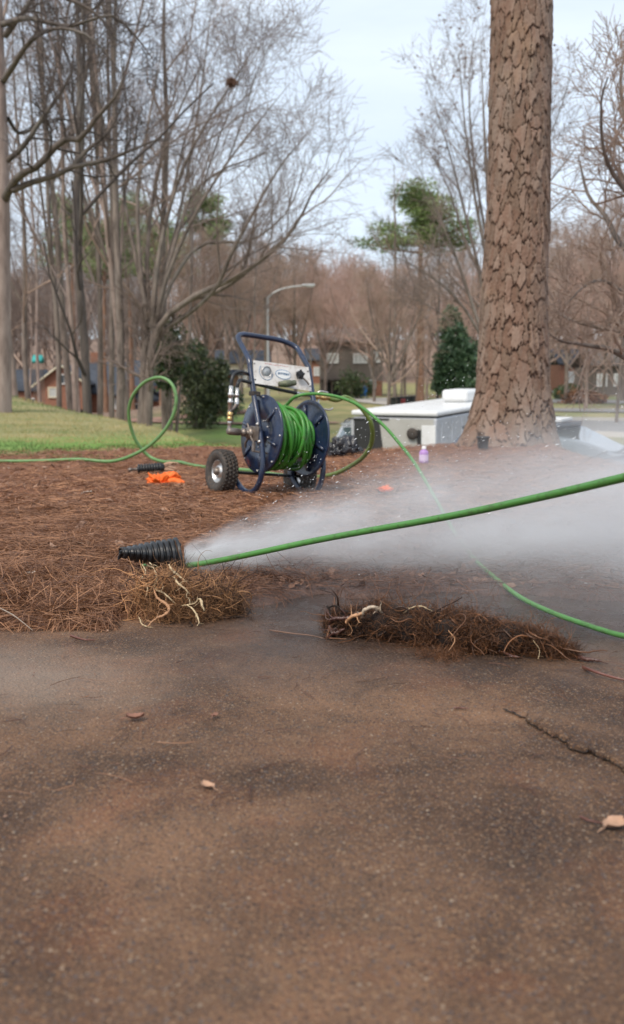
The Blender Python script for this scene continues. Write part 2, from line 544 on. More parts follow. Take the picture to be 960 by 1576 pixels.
M['teal'] = simple('teal_tarpaulin', (0.05, 0.38, 0.35), 0.5)
M['bluebin'] = simple('blue_plastic_bin', (0.02, 0.14, 0.42), 0.5)
M['darkbin'] = simple('dark_green_black_bin', (0.02, 0.024, 0.022), 0.5)

# --- concrete
def concrete():
    t = NT('wet_exposed_aggregate_concrete'); co = t.coord('Object')
    sep = t.n('ShaderNodeSeparateXYZ'); t.l(co, sep.inputs[0]); X, Y = sep.outputs[0], sep.outputs[1]
    base = t.mix(t.ramp(t.noise(co, 1.4, 6, 0.6, 0.4), [(0.40, 0), (0.60, 1)]), (0.058, 0.031, 0.019), (0.215, 0.118, 0.068))
    red = t.ramp(t.noise(co, 2.6, 5, 0.6, 0.6), [(0.52, 0), (0.72, 0.5)])
    base = t.mix(red, base, (0.22, 0.075, 0.032))
    dk = t.ramp(t.noise(co, 6.5, 6, 0.65), [(0.50, 0), (0.66, 0.38)])
    base = t.mix(dk, base, (0.045, 0.034, 0.026))
    # exposed stones at three sizes
    for sc, amt, ms in ((130, 0.65, 0.50), (230, 0.75, 0.40), (430, 0.8, 0.4)):
        d = t.voro(co, sc)
        cc = t.voro(co, sc, out='Color')
        s2 = t.n('ShaderNodeSeparateColor'); t.l(cc, s2.inputs[0])
        stone = t.ramp(s2.outputs[0], [(0.0, (0.022, 0.022, 0.026)), (0.26, (0.07, 0.042, 0.028)), (0.42, (0.24, 0.135, 0.07)), (0.56, (0.085, 0.092, 0.105)), (0.70, (0.27, 0.15, 0.08)), (0.86, (0.32, 0.21, 0.13)), (0.965, (0.46, 0.36, 0.26))], 'CONSTANT')
        pres = t.math('GREATER_THAN', s2.outputs[1], ms)
        edge = t.ramp(d, [(0.30, amt), (0.46, 0)])
        base = t.mix(t.math('MULTIPLY', pres, edge), base, stone)
    # dry pale area on the left
    nz = t.noise(co, 2.2, 5, 0.6)
    dl = t.math('MULTIPLY', t.ramp(t.math('ADD', t.math('ABSOLUTE', t.math('ADD', Y, -2.25)), t.math('MULTIPLY', nz, 0.5)), [(0.28, 1), (0.62, 0)]),
                t.ramp(t.math('ADD', X, t.math('MULTIPLY', nz, -0.5)), [(0.0, 1), (0.35, 0)]))
    # ColorRamp clamps at 0, so shift X
    xs = t.math('ADD', t.math('MULTIPLY', X, 0.7), 0.85)
    dl = t.math('MULTIPLY', t.ramp(t.math('ADD', t.math('ABSOLUTE', t.math('ADD', Y, -2.25)), t.math('MULTIPLY', nz, 0.5)), [(0.25, 1), (0.60, 0)]),
                t.ramp(t.math('ADD', xs, t.math('MULTIPLY', nz, 0.3)), [(0.55, 1), (0.85, 0)]))
    base = t.mix(t.math('MULTIPLY', dl, 0.50), base, (0.30, 0.245, 0.20))
    # wet by the roots
    wn_ = t.noise(co, 3.0, 5, 0.6)
    w = t.ramp(t.math('ADD', t.math('MULTIPLY', Y, 0.333), t.math('MULTIPLY', wn_, 0.22)), [(0.80, 0), (1.0, 1)])
    wx = t.ramp(t.math('ADD', xs, 0.0), [(0.50, 0.15), (0.80, 1)])
    wet = t.math('MULTIPLY', w, wx)
    base = t.mix(t.math('MULTIPLY', wet, 0.78), base, (0.030, 0.021, 0.018))
    rn = t.noise(co, 70, 4)
    damp = t.math('ADD', t.math('MULTIPLY', rn, 0.35), 0.60)
    rough = t.mix(wet, damp, t.ramp(t.noise(co, 9, 5, .7), [(0.40, 0.07), (0.60, 0.38)]))
    h = t.math('ADD', t.math('MULTIPLY', t.voro(co, 150), -0.6), t.noise(co, 90, 6, 0.7))
    bn = t.bump(h, 0.9, 0.006)
    return t.pbsdf(base, rough, 0, bn, Specular_IOR_Level=t.mix(wet, (0.22,) * 3, (0.42,) * 3))
M['concrete'] = concrete()

def ground_mat():
    t = NT('lawn_mulch_and_woodland_soil'); co = t.coord('Object')
    mul, grass, wood, gdry = t.attr('mulch'), t.attr('grass'), t.attr('woods'), t.attr('wet')
    n1, n2 = t.noise(co, 3.0, 6, 0.65), t.noise(co, 40, 6, 0.7)
    m = t.mix(t.ramp(n2, [(0.3, 0), (0.7, 1)]), (0.10, 0.038, 0.020), (0.36, 0.160, 0.080))
    m = t.mix(t.ramp(n1, [(0.4, 0), (0.65, 0.5)]), m, (0.16, 0.075, 0.05))
    m = t.mix(t.math('MULTIPLY', gdry, 0.75), m, (0.045, 0.03, 0.026))
    g1 = t.noise(co, 0.55, 5, 0.6); g2 = t.noise(co, 9, 5, 0.7)
    g = t.mix(t.ramp(g1, [(0.38, 0), (0.62, 1)]), (0.125, 0.165, 0.040), (0.32, 0.27, 0.115))
    g = t.mix(t.ramp(g2, [(0.4, 0), (0.7, 0.6)]), g, (0.35, 0.28, 0.16))
    g = t.mix(t.attr('lush'), g, t.mix(g2, (0.10, 0.21, 0.03), (0.20, 0.30, 0.07)))
    w = t.mix(t.ramp(t.noise(co, 1.2, 6, 0.7), [(0.35, 0), (0.7, 1)]), (0.15, 0.09, 0.06), (0.32, 0.22, 0.155))
    c = t.mix(wood, g, w)
    c = t.mix(mul, c, m)
    return t.pbsdf(c, t.mix(gdry, (0.95,) * 3, (0.45,) * 3), 0, t.bump(t.math('ADD', n2, t.noise(co, 130, 3)), 0.6, 0.02))
M['ground'] = ground_mat()
M['asphalt'] = simple('worn_grey_asphalt', (0.20, 0.19, 0.18), 0.9, 0, 0.12, 2.0, 0.2)
M['drive_pale'] = simple('pale_concrete_drive', (0.42, 0.39, 0.35), 0.85, 0, 0.08, 1.0)
M['path_red'] = simple('red_clay_path', (0.36, 0.20, 0.14), 0.9, 0, 0.15, 1.0)
M['paint_white'] = simple('worn_road_paint', (0.55, 0.55, 0.52), 0.8)

# ------------------------------------------------------------------ terrain
_cx = [-400, -30, -8.5, -4.2, -2.5, -1.1, 0, 1.9, 2.3, 2.6, 3, 5, 10, 400]
_cy = [200, 60, 27, 19.6, 15.3, 10.9, 9.9, 10.4, 9.3, 8.0, 7.3, 6.2, 5.2, 5.0]
_py = [-50, 12, 14, 16, 20, 25, 30, 36, 50, 70, 100, 130, 180, 250, 400, 900]
_pz = [-1.5, -1.55, -1.65, -1.72, -1.9, -1.95, -1.5, -0.95, -0.7, -0.45, 0.1, 1.2, 4.5, 9.5, 17, 22]
_ex = [-6, -3, -0.84, -0.5, -0.18, 0.04, 0.5, 1.0, 3, 6]
_ey = [2.2, 2.45, 2.70, 2.78, 3.00, 3.08, 3.10, 3.04, 3.0, 2.9]

def crest(x): return np.interp(x, _cx, _cy)
def edge(x): return np.interp(x, _ex, _ey)
def prof(y):
    return (np.interp(y - 1.5, _py, _pz) + np.interp(y, _py, _pz) + np.interp(y + 1.5, _py, _pz)) / 3

def zground(x, y):
    x = np.asarray(x, float); y = np.asarray(y, float)
    t = y - crest(x)
    up = 0.014 + 0.040 * sstep(0.0, 0.5, y - edge(x)) * sstep(-0.55, -1.0, x) * sstep(6.0, 3.5, y)
    up = up - 0.012 * np.exp(-(((x + 0.42) / 0.28) ** 2 + ((y - 3.4) / 0.3) ** 2))
    up = up + 0.10 * np.exp(-(((x - 2.0) / 0.9) ** 2 + ((y - 9.7) / 0.9) ** 2))
    up = up - 0.02 * sstep(4.0, 7.0, y) * sstep(-3.0, 0.5, x)
    z = up + (prof(y) - up) * sstep(-0.3, 4.5, t)
    z = z + .36 * sstep(-3.0, -9.0, x) * sstep(11, 26, y) * sstep(6, 1, t)
    bump_ = fbm(x, y, 3.2, 3, 1) * 0.035 + fbm(x, y, 14, 2, 5) * 0.016
    z = z + bump_ * sstep(40, 12, y) * sstep(-0.05, 0.3, y - edge(x))
    z = z + .28 * np.exp(-(((x - 3.6) / 2.6) ** 2 + ((y - 14.7) / 2.6) ** 2))
    z = z - 2.3 * sstep(-8, -13, x) * sstep(44, 66, y) * sstep(115, 88, y)
    z = z + fbm(x, y, 0.05, 3, 9) * 1.2 * sstep(60, 160, y)
    e = y - edge(x) - fbm(x, y, 7, 3, 3) * 0.14
    z = z - 0.09 * sstep(0.05, -0.10, e)
    return z
def zg(x, y): return float(zground(x, y))

def axis_vals(segs):
    out = []
    for a, b, st in segs: out.append(np.arange(a, b, st))
    return np.concatenate(out + [[segs[-1][1]]])
gx = axis_vals([(-900, -100, 50), (-100, -30, 5), (-30, -6, 0.6), (-6, -2.5, 0.12), (-2.5, 2.5, 0.035), (2.5, 6, 0.12), (6, 30, 0.8), (30, 100, 5), (100, 900, 50)])
gy = axis_vals([(-60, -4, 8), (-4, 2.2, 0.3), (2.2, 6.5, 0.035), (6.5, 12, 0.07), (12, 20, 0.3), (20, 60, 0.8), (60, 200, 4), (200, 1200, 50)])
GX, GY = np.meshgrid(gx, gy)
GZ = zground(GX, GY)
nx_, ny_ = len(gx), len(gy)
V = np.stack([GX, GY, GZ], axis=2).reshape(-1, 3)
ii = (np.arange(ny_ - 1)[:, None] * nx_ + np.arange(nx_ - 1)[None, :])
F = np.stack([ii, ii + 1, ii + nx_ + 1, ii + nx_], axis=2).reshape(-1, 4)
me = np_mesh('ground', V, F, M['ground'])
xf, yf = V[:, 0], V[:, 1]
def mulch_edge(x):      # where the pine straw gives way to lawn
    return np.interp(x, [-400, -12, -4, -2.2, -1.0, 0.0, 1.0, 400], [9.0, 9.1, 9.0, 9.6, 10.4, 12, 13, 14])
me_y = mulch_edge(xf)
mul = 1 - sstep(-0.45, 0.45, yf - me_y + fbm(xf, yf, 1.6, 4, 2) * 1.6)
woods = sstep(45, 60, yf) * sstep(-60, -2, -np.abs(xf - 300) + 300) * 0
woods = np.maximum(sstep(95, 125, yf), sstep(-5.5, -8.5, xf) * sstep(26, 30, yf))
woods = np.maximum(woods, sstep(0.1, 0.3, fbm(xf, yf, 0.09, 2, 4)) * sstep(40, 60, yf) * 0.8)
woods = np.maximum(woods, 0.8 * sstep(25, 45, xf) * (yf > 20))
lush = sstep(-0.1, 0.25, fbm(xf, yf, 0.6, 3, 8)) * sstep(13.5, 10.5, yf) * sstep(8.5, 9, yf)
lush = np.maximum(lush, 0.85 * sstep(26, 30, yf) * sstep(-6.5, -5, xf) * sstep(60, 48, yf) * sstep(1.0, -1.0, xf) * (0.5 + 0.5 * sstep(-.2, .2, fbm(xf, yf, .4, 2, 3))))
lush = np.maximum(lush, 0.9 * sstep(66, 70, yf) * sstep(10, 13, xf) * sstep(76, 72, yf))
wet = sstep(4.9, 3.7, yf - fbm(xf, yf, 1.2, 3, 6) * 1.2) * sstep(-0.50, -0.20, xf)
wet = np.maximum(wet, 0.55 * sstep(6.0, 4.6, yf) * sstep(-0.2, 0.8, xf))
attr(me, 'mulch', mul); attr(me, 'grass', 1 - mul); attr(me, 'woods', woods); attr(me, 'lush', lush); attr(me, 'wet', wet)
tag(link('ground', me), kind='structure')

# concrete drive -------------------------------------------------------------
cx = np.arange(-8, 8.01, 0.1); cy = np.arange(-8, 3.61, 0.1)
CX, CY = np.meshgrid(cx, cy)
CZ = fbm(CX, CY, 1.2, 2, 11) * 0.006
top = np.stack([CX, CY, CZ], axis=2).reshape(-1, 3)
n1, n2 = len(cx), len(cy)
ii = (np.arange(n2 - 1)[:, None] * n1 + np.arange(n1 - 1)[None, :])
a = Acc(); a.add(top, np.stack([ii, ii + 1, ii + n1 + 1, ii + n1], axis=2).reshape(-1, 4))
o = link('driveway', a.mesh('driveway', M['concrete'])); tag(o, kind='structure')

# lifted, broken lip along the crack in the drive
crk = spline([P(x, y, 1) for x, y in ((0, 0), (1, 1))], 2)
def on_ground(px, py, z=0.0):
    d = P(px, py, 1.0) - Vector((0, 0, CAM_H))
    k = (z - CAM_H) / d.z
    return Vector((d.x * k, d.y * k, z))
cpts = [on_ground(*q) for q in ((778, 1094), (800, 1106), (830, 1123), (858, 1137), (876, 1152), (905, 1162), (935, 1176), (960, 1190), (1010, 1212), (1080, 1245), (1180, 1290))]
cp = spline(cpts, 150)
cp[:, :2] += (np.random.default_rng(4).normal(size=(150, 2)) * 0.0022)
cp[:, 0] += fbm(cp[:, 0], cp[:, 1], 22, 3, 2) * 0.016
s_ = np.linspace(0, 1, 150)
hgt = 0.012 * sstep(0.0, 0.16, s_) * (0.75 + 0.9 * np.abs(fbm(s_, s_ * 0, 18, 2, 1)))
dirn = np.array([0.50, 0.86, 0.0])
rows = [cp + [0, 0, -0.012] + dirn * 0.004, cp + np.stack([0 * s_, 0 * s_, hgt * 0.75], 1), cp + np.stack([0 * s_, 0 * s_, hgt], 1) + dirn * 0.006]
cps = cp.copy()
for _ in range(60): cps[1:-1] = (cps[:-2] + cps[1:-1] + cps[2:]) / 3
hgs = np.convolve(np.pad(hgt, 20, mode='edge'), np.ones(41) / 41, 'valid')
for dd, f in ((0.05, 0.9), (0.14, 0.62), (0.26, 0.25), (0.4, -0.25)):
    hgt = hgt * .3 + hgs * .7
    rr = cps + dirn * dd; rr[:, 2] = hgt * f + 0.0035 * max(f, -1); rows.append(rr)
VV = np.concatenate(rows); m_ = len(rows)
ii = (np.arange(m_ - 1)[:, None] * 150 + np.arange(149)[None, :])
a = Acc(); a.add(VV, np.stack([ii, ii + 1, ii + 151, ii + 150], axis=2).reshape(-1, 4))
tag(link('driveway_crack_lip', a.mesh('lip', M['concrete'])), kind='structure')
a = Acc()
w_ = 0.0015 + 0.004 * np.abs(fbm(s_, s_ * 0, 30, 2, 7)) * sstep(0, .1, s_)
V1 = cp - dirn * w_[:, None] + [0, 0, 0.0035]; V2 = cp + dirn * 0.004 + [0, 0, 0.0035]
ii = np.arange(149)
a.add(np.concatenate([V1, V2]), np.stack([ii, ii + 1, ii + 151, ii + 150], axis=1))
M['crackshade'] = simple('dark_crack_shade', (0.018, 0.014, 0.011), 0.95)  # flat dark strip that paints the shade of the crack onto the slab
tag(link('driveway_crack', a.mesh('crack', M['crackshade'])), kind='structure')

# roads on the far side --------------------------------------------------------
def strip(name, pts, width, mat, lift=0.05, kerb=False, n=80):
    c = spline([(x, y, 0) for x, y in pts], n)
    T = np.gradient(c, axis=0); T /= np.linalg.norm(T, axis=1)[:, None]
    N = np.stack([-T[:, 1], T[:, 0], 0 * T[:, 0]], 1)
    us = np.linspace(-0.5, 0.5, 7)
    wv = np.interp(np.linspace(0, 1, n), np.linspace(0, 1, len(width)), width) if hasattr(width, '__len__') else np.full(n, width)
    rows = []
    for u in us:
        q = c + N * (u * wv)[:, None]
        q[:, 2] = zground(q[:, 0], q[:, 1]) + lift
        rows.append(q)
    VV = np.concatenate(rows)
    ii = (np.arange(6)[:, None] * n + np.arange(n - 1)[None, :])
    a = Acc(); a.add(VV, np.stack([ii, ii + 1, ii + n + 1, ii + n], axis=2).reshape(-1, 4))
    o = tag(link(name, a.mesh(name, mat)), kind='structure')
    if kerb:
        for sgn in (-1, 1):
            a = Acc()
            q = c + N * (sgn * (0.5 * wv + 0.09))[:, None]
            q[:, 2] = zground(q[:, 0], q[:, 1])
            prof_ = [(-0.09, -0.1), (-0.09, lift + 0.12), (0.09, lift + 0.12), (0.09, -0.1)]
            rows = [q + N * u + np.array([0, 0, v]) for u, v in prof_]
            ii = (np.arange(3)[:, None] * n + np.arange(n - 1)[None, :])
            a.add(np.concatenate(rows), np.stack([ii, ii + 1, ii + n + 1, ii + n], axis=2).reshape(-1, 4))
            tag(link('kerb', a.mesh('kerb', M['drive_pale'], smooth=False)), kind='structure')
    return o
strip('road', [(2.2, 22.6), (4, 21.6), (6, 21), (14, 23), (40, 24)], 11.0, M['asphalt'], 0.03, True)
strip('road', [(4, 40), (12, 36), (26, 35), (60, 40)], 5.5, M['asphalt'], 0.05, True)
strip('road', [(8, 50), (18, 47), (30, 46), (60, 48)], 3.6, M['asphalt'], 0.05)
strip('road', [(10, 64), (17, 61), (26, 60), (60, 66)], 6.5, M['asphalt'], 0.05)
strip('road', [(14, 82), (22, 84), (34, 76), (60, 78)], [9, 7, 7, 6], M['asphalt'], 0.06)
strip('driveway_far', [(5.0, 68), (4.6, 60), (6.5, 52), (9, 44)], [5.0, 3.5, 2.5, 2.5], M['drive_pale'], 0.05)
strip('path', [(-14, 38), (-7, 40), (-4.6, 44), (-1, 52)], [1.6, 1.6, 1.8, 1.5], M['path_red'], 0.05)
strip('path', [(-7.5, 39.5), (-5, 38.2), (-2, 37.5), (1, 38)], [1.2, 1.0, 0.8, 0.8], M['path_red'], 0.055)

# ------------------------------------------------------------------ litter
def screenish(n, y0, y1, pw=2.0, margin=0.5):
    u = rng.random(n)
    e = 1 - pw
    Yv = (y0 ** e + u * (y1 ** e - y0 ** e)) ** (1 / e)
    X = (rng.random(n) * 2 - 1) * (Yv * 0.33 + margin)
    return X, Yv

def needles(name, X, Y, length, hw, lift, mat, label, N=4, shade_bias=0.0, pitch=0.13, curl=0.35):
    n = len(X)
    L = length[0] + rng.random(n) * (length[1] - length[0])
    h = rng.random(n) * 2 * math.pi
    pt = rng.normal(size=n) * pitch
    cu = rng.normal(size=n) * curl
    t = np.linspace(-0.5, 0.5, N)
    ang = h[:, None] + cu[:, None] * t[None, :] * 2
    dx = np.cos(ang) * L[:, None] / (N - 1); dy = np.sin(ang) * L[:, None] / (N - 1)
    px = X[:, None] + np.cumsum(dx, 1) - L[:, None] * np.cos(h)[:, None] * .5
    py = Y[:, None] + np.cumsum(dy, 1) - L[:, None] * np.sin(h)[:, None] * .5
    z0 = zground(X, Y)
    zz = zground(px.ravel(), py.ravel()).reshape(px.shape)
    pz = np.maximum(zz, np.minimum(z0[:, None], zz + 0.02)) + (0.002 + rng.random(n) * lift)[:, None] + L[:, None] * t[None, :] * pt[:, None]
    Pb = np.stack([px, py, pz], axis=2)
    nrm = np.stack([-np.sin(h), np.cos(h), rng.normal(size=n) * 0.6], 1)
    nrm /= np.linalg.norm(nrm, axis=1)[:, None]
    W = hw * (0.7 + 0.6 * rng.random(n))[:, None] * np.ones((1, N))
    W[:, -1] *= 0.3
    wf = sstep(5.0, 4.0, Y) * sstep(-.36, -.14, X)
    a = Acc(); ribbons(a, Pb, W, nrm, np.clip(rng.beta(1.35, 2.0, n) + shade_bias, 0, 1) * (1 - .78 * wf))
    return tag(link(name, a.mesh(name, mat, False, 'shade')), label, 'litter', kind='stuff')

X, Y = screenish(90000, 2.55, 5.2, 2.2, 0.6)
ok = (Y > edge(X) + fbm(X, Y, 7, 3, 3) * 0.20 + .02 + rng.normal(size=len(X)) * 0.06) & ~((X > -.66) & (X < -.30) & (Y > 3.08) & (Y < 3.5) & (rng.random(len(X)) < .85)) & ((X < -0.22) | (rng.random(len(X)) < 0.22)) & (rng.random(len(X)) < 1.0 - 0.6 * sstep(3.9, 5.2, Y) * (X > 0))
needles('pine_straw', X[ok], Y[ok], (0.07, 0.17), 0.0009, 0.022, M['straw'], 'reddish brown fallen pine needles matted over the bank beside the drive')
X, Y = screenish(60000, 4.6, 10.8, 1.6, 1.0)
ok = (Y < mulch_edge(X) + rng.normal(size=len(X)) * .4) & (Y < crest(X) + 1.6)
needles('pine_straw', X[ok], Y[ok], (0.05, 0.13), 0.0019, 0.018, M['straw'], 'reddish brown pine needles and mulch around the hose reel and pine', 3, 0.05)
# curled clumps of straw lifting at the front edge on the left
X = rng.normal(size=4200) * 0.25 - 0.70; Y = edge(X) + 0.12 + fbm(X, X * 0, 5, 2, 2) * .2 + np.abs(rng.normal(size=4200)) * 0.22
needles('pine_straw', X, Y, (0.08, 0.18), 0.0009, 0.035, M['straw'], 'loose tangle of pine needles heaped at the left edge of the drive', 5, -0.05, 0.35, 0.8)
# stray needles on the concrete
X, Y = screenish(380, 1.5, 2.95, 1.7, 0.4)
ok = Y < edge(X)
X, Y = X[ok], Y[ok]
_zg = zground
zground = lambda x, y: np.zeros_like(np.asarray(x, float)) + 0.003
needles('pine_straw', X, Y, (0.02, 0.10), 0.0009, 0.003, M['straw'], 'few stray pine needles lying on the bare concrete', 4, -0.3, 0.01, 0.7)
zground = _zg

def chips(name, X, Y, smin, smax, mat, label, zf=None, tilt=0.5, bias=0.0):
    n = len(X)
    s = smin + (smax - smin) * rng.random(n) ** 2
    k = 5
    ang = np.linspace(0, 2 * math.pi, k, endpoint=False)[None, :] + rng.random((n, 1)) * 6.28
    r = s[:, None] * (0.55 + 0.6 * rng.random((n, k)))
    asp = 0.35 + 0.5 * rng.random(n)
    rot = rng.random(n) * 6.28
    lx, ly = r * np.cos(ang), r * np.sin(ang) * asp[:, None]
    tx, ty = rng.normal(size=n) * tilt, rng.normal(size=n) * tilt
    x = X[:, None] + lx * np.cos(rot)[:, None] - ly * np.sin(rot)[:, None]
    y = Y[:, None] + lx * np.sin(rot)[:, None] + ly * np.cos(rot)[:, None]
    z0 = (zf or zground)(X, Y)
    z = z0[:, None] + 0.004 + s[:, None] * 0.3 + lx * tx[:, None] + ly * ty[:, None]
    c = np.stack([X, Y, z0 + 0.006 + s * 0.45], 1)
    VV = np.concatenate([np.stack([x, y, z], 2), c[:, None, :]], axis=1).reshape(-1, 3)
    b = np.arange(n)[:, None] * (k + 1)
    j = np.arange(k)[None, :]
    FF = np.stack([b + j, b + (j + 1) % k, b + k + 0 * j], axis=2).reshape(-1, 3)
    a = Acc(); a.add(VV, FF, np.repeat(np.clip(rng.beta(1.4, 2.0, n) + bias, 0, 1) * (1 - .6 * sstep(5.0, 4.0, Y) * sstep(-.36, -.14, X)), k + 1))
    return tag(link(name, a.mesh(name, mat, False, 'shade')), label, 'litter', kind='stuff')
X, Y = screenish(16000, 2.9, 10.5, 1.7, 0.9)
ok = (Y > edge(X) + 0.08) & (Y < mulch_edge(X)) & (Y < crest(X) + 1.5)
chips('bark_mulch', X[ok], Y[ok], 0.004, 0.022, M['chips'], 'small bark chips and leaf fragments scattered through the pine straw')
X, Y = screenish(420, 3.0, 9.5, 1.3, 0.9)
ok = (Y > edge(X) + 0.1) & (Y < mulch_edge(X)) & (Y < crest(X) + 1.0)
chips('leaf_litter', X[ok], Y[ok], 0.012, 0.035, M['chips'], 'pale dry leaf scraps scattered on top of the mulch', bias=0.5)
X, Y = screenish(600, 1.2, 2.95, 1.8, 0.3)
ok = Y < edge(X)
chips('concrete_grit', X[ok], Y[ok], 0.0012, 0.0045, M['chips'], 'specks of grit and bark crumbs on the concrete', lambda x, y: np.zeros_like(x) - 0.0, 0.2, -0.1)

# lawn blades
n = 70000
X, Y = screenish(n, 8.3, 30, 1.7, 2.0)
ok = (X < crest_x if False else (Y < crest(X) + 1.0)) & (Y > mulch_edge(X) - 0.3 + fbm(X, Y, 1.6, 4, 2) * -1.6 + rng.normal(size=n) * 0.25) & (X < 1.5)
X, Y = X[ok], Y[ok]; n = len(X)
hgt = (0.015 + 0.028 * rng.random(n)) * (1 + 0.4 * sstep(12, 25, Y))
lean = rng.normal(size=(n, 2)) * 0.5
z0 = zground(X, Y)
t3 = np.array([0, 1.0])
Pb = np.stack([X[:, None] + lean[:, :1] * hgt[:, None] * t3, Y[:, None] + lean[:, 1:] * hgt[:, None] * t3, z0[:, None] - 0.004 + hgt[:, None] * t3], 2)
sd = rng.normal(size=(n, 3)) * [1, 0.3, 0]; sd /= np.linalg.norm(sd, axis=1)[:, None]
W = np.stack([np.full(n, 0.0028) * (1 + 0.9 * sstep(10, 25, Y)), np.full(n, 0.0008)], 1)
gp = np.clip(0.55 + 2.2 * fbm(X, Y, 0.55, 3, 8) - 1.1 * np.exp(-((Y - (9.7 + 0.3 * np.abs(X + 3))) / 1.3) ** 2) + rng.normal(size=n) * 0.18, 0, 1)
a = Acc(); ribbons(a, Pb, W, sd, gp)
tag(link('lawn_grass', a.mesh('lawn_grass', M['grass_blades'], False, 'shade')), 'patchy short green and straw coloured lawn grass on the rise', 'grass', kind='stuff')

# individual leaves and sticks -----------------------------------------------
M['leaf_tan'] = simple('dry_tan_leaf', (0.42, 0.25, 0.16), 0.7, 0, 0.2, 60, 0.3)
M['leaf_brown'] = simple('dry_brown_leaf', (0.25, 0.12, 0.08), 0.7, 0, 0.2, 60, 0.3)
M['leaf_pale'] = simple('bleached_leaf', (0.66, 0.60, 0.53), 0.7, 0, 0.12, 60, 0.3)
def leaf(px, py, size, mat, label, rz=0.0, curl=0.3, lift=0.006, ground=None):
    curl *= .55; size *= .9; lift = max(.0025, lift - .004)
    p = on_ground(px, py, 0.0)
    for _ in range(4):
        z = zg(p.x, p.y) if (ground is None) else ground
        z = max(z, 0.0); p = on_ground(px, py, z)
    r = random.Random(px)
    nu, nv = 8, 5
    VV = []
    for i in range(nu + 1):
        u = i / nu
        wdt = math.sin(math.pi * min(1, u * 0.93 + 0.05)) ** 0.7 * 0.36 * (1 + 0.22 * math.sin(u * 22 + r.random() * 6))
        for j in range(nv):
            v = (j / (nv - 1) - 0.5) * 2
            x = (u - 0.5) * size; y = v * wdt * size
            VV.append((x, y, curl * size * (v * v * 0.5 + (u - 0.5) ** 2 * 1.3) + 0.04 * size * r.random()))
    FF = [[i * nv + j, i * nv + j + 1, (i + 1) * nv + j + 1, (i + 1) * nv + j] for i in range(nu) for j in range(nv - 1)]
    a = Acc(); a.add(VV, FF)
    sweep(a, np.array([(-.5 * size, 0, .33 * curl * size), (-.68 * size, .02 * size, .2 * curl * size), (-.85 * size, .0, 0.001)]), 0.0011, 4)
    o = link('fallen_leaf', a.mesh('fallen_leaf', mat)); o.location = (p.x, p.y, p.z + lift); o.rotation_euler = (0, 0, rz)
    tag(o, label, 'leaf', 'fallen leaves')
leaf(945, 1274, 0.050, M['leaf_tan'], 'pale tan curled leaf on the concrete near the right edge below the crack', 0.6, 0.5)
leaf(320, 1213, 0.032, M['leaf_tan'], 'small reddish leaf scrap alone in the middle left of the concrete', 2.4, 0.5)
leaf(208, 1108, 0.040, M['leaf_brown'], 'dark brown crumpled leaf with a bit of debris on the left of the concrete', 0.2, 0.7)
leaf(330, 1104, 0.022, M['leaf_brown'], 'tiny brown leaf bit on the concrete right of the dark crumpled leaf', 1.2, 0.6)
leaf(106, 940, 0.065, M['leaf_brown'], 'broad brown leaf lying on the pine straw left of the root clump', 0.9, 0.35, 0.02)
leaf(42, 892, 0.055, M['leaf_pale'], 'bleached whitish leaf on the pine straw at far left', 0.2, 0.4, 0.02)
leaf(135, 760, 0.06, M['leaf_pale'], 'pale leaf on the mulch left of the orange glove', 0.7, 0.4, 0.01)
leaf(20, 724, 0.09, M['leaf_pale'], 'pale dry leaf just below the green hose at far left', 0.1, 0.3, 0.01)

def stick(pts, r, mat, label, name='twig'):
    o = tube_obj(name, pts, [r, r * 1.1, r * 0.8, r * 0.5], mat, None, 6)
    return tag(o, label, 'twig')
def gpt(px, py, dz=0.0):
    p = on_ground(px, py, 0)
    for _ in range(4):
        p = on_ground(px, py, max(0, zg(p.x, p.y)) + dz)
    return p
M['stick_grey'] = simple('weathered_grey_stick', (0.30, 0.24, 0.19), 0.8, 0, 0.2, 40)
M['stick'] = simple('bare_brown_stick', (0.16, 0.09, 0.06), 0.7, 0, 0.2, 40)
M['stick_red'] = simple('reddish_wet_stick', (0.14, 0.05, 0.035), 0.35, 0, 0.2, 40)
stick([gpt(820, 1074, .004), gpt(840, 1082, .006), gpt(864, 1090, .004)], 0.0022, M['stick'], 'short dark twig on the concrete above the right hand crack')
stick([gpt(892, 1256, .003), gpt(905, 1262, .006), gpt(930, 1267, .003)], 0.0016, M['stick_red'], 'thin reddish twig touching the tan leaf at right')
stick([gpt(698, 1089, .003), gpt(722, 1090, .004)], 0.0018, M['stick_red'], 'tiny red twig on the concrete left of the crack start')
stick([gpt(415, 970, .003), gpt(450, 975, .006), gpt(478, 978, .005), gpt(500, 983, .003)], 0.0022, M['stick'], 'thin twig on wet concrete between the two root masses')
stick([gpt(108, 978, .003), gpt(128, 984, .006), gpt(146, 985, .003)], 0.0026, M['stick_red'], 'short red brown twig on the concrete below the pine straw')
stick([gpt(0, 936, .035), gpt(22, 948, .045), gpt(50, 970, .03)], 0.0017, M['stick_grey'], 'thin grey stick lying on the straw at far left')
stick([gpt(66, 893, .03), gpt(110, 888, .04), gpt(150, 888, .035), gpt(175, 886, .03)], 0.0026, M['stick'], 'long brown stick lying across the straw left of the black pipe')
stick([P(882, 1022, 2.50), gpt(905, 1030, .008), gpt(935, 1040, .008), gpt(965, 1047, .005), gpt(1000, 1052, .004)], 0.0045, M['stick_red'], 'dark wet root stick trailing off the right end of the root log')

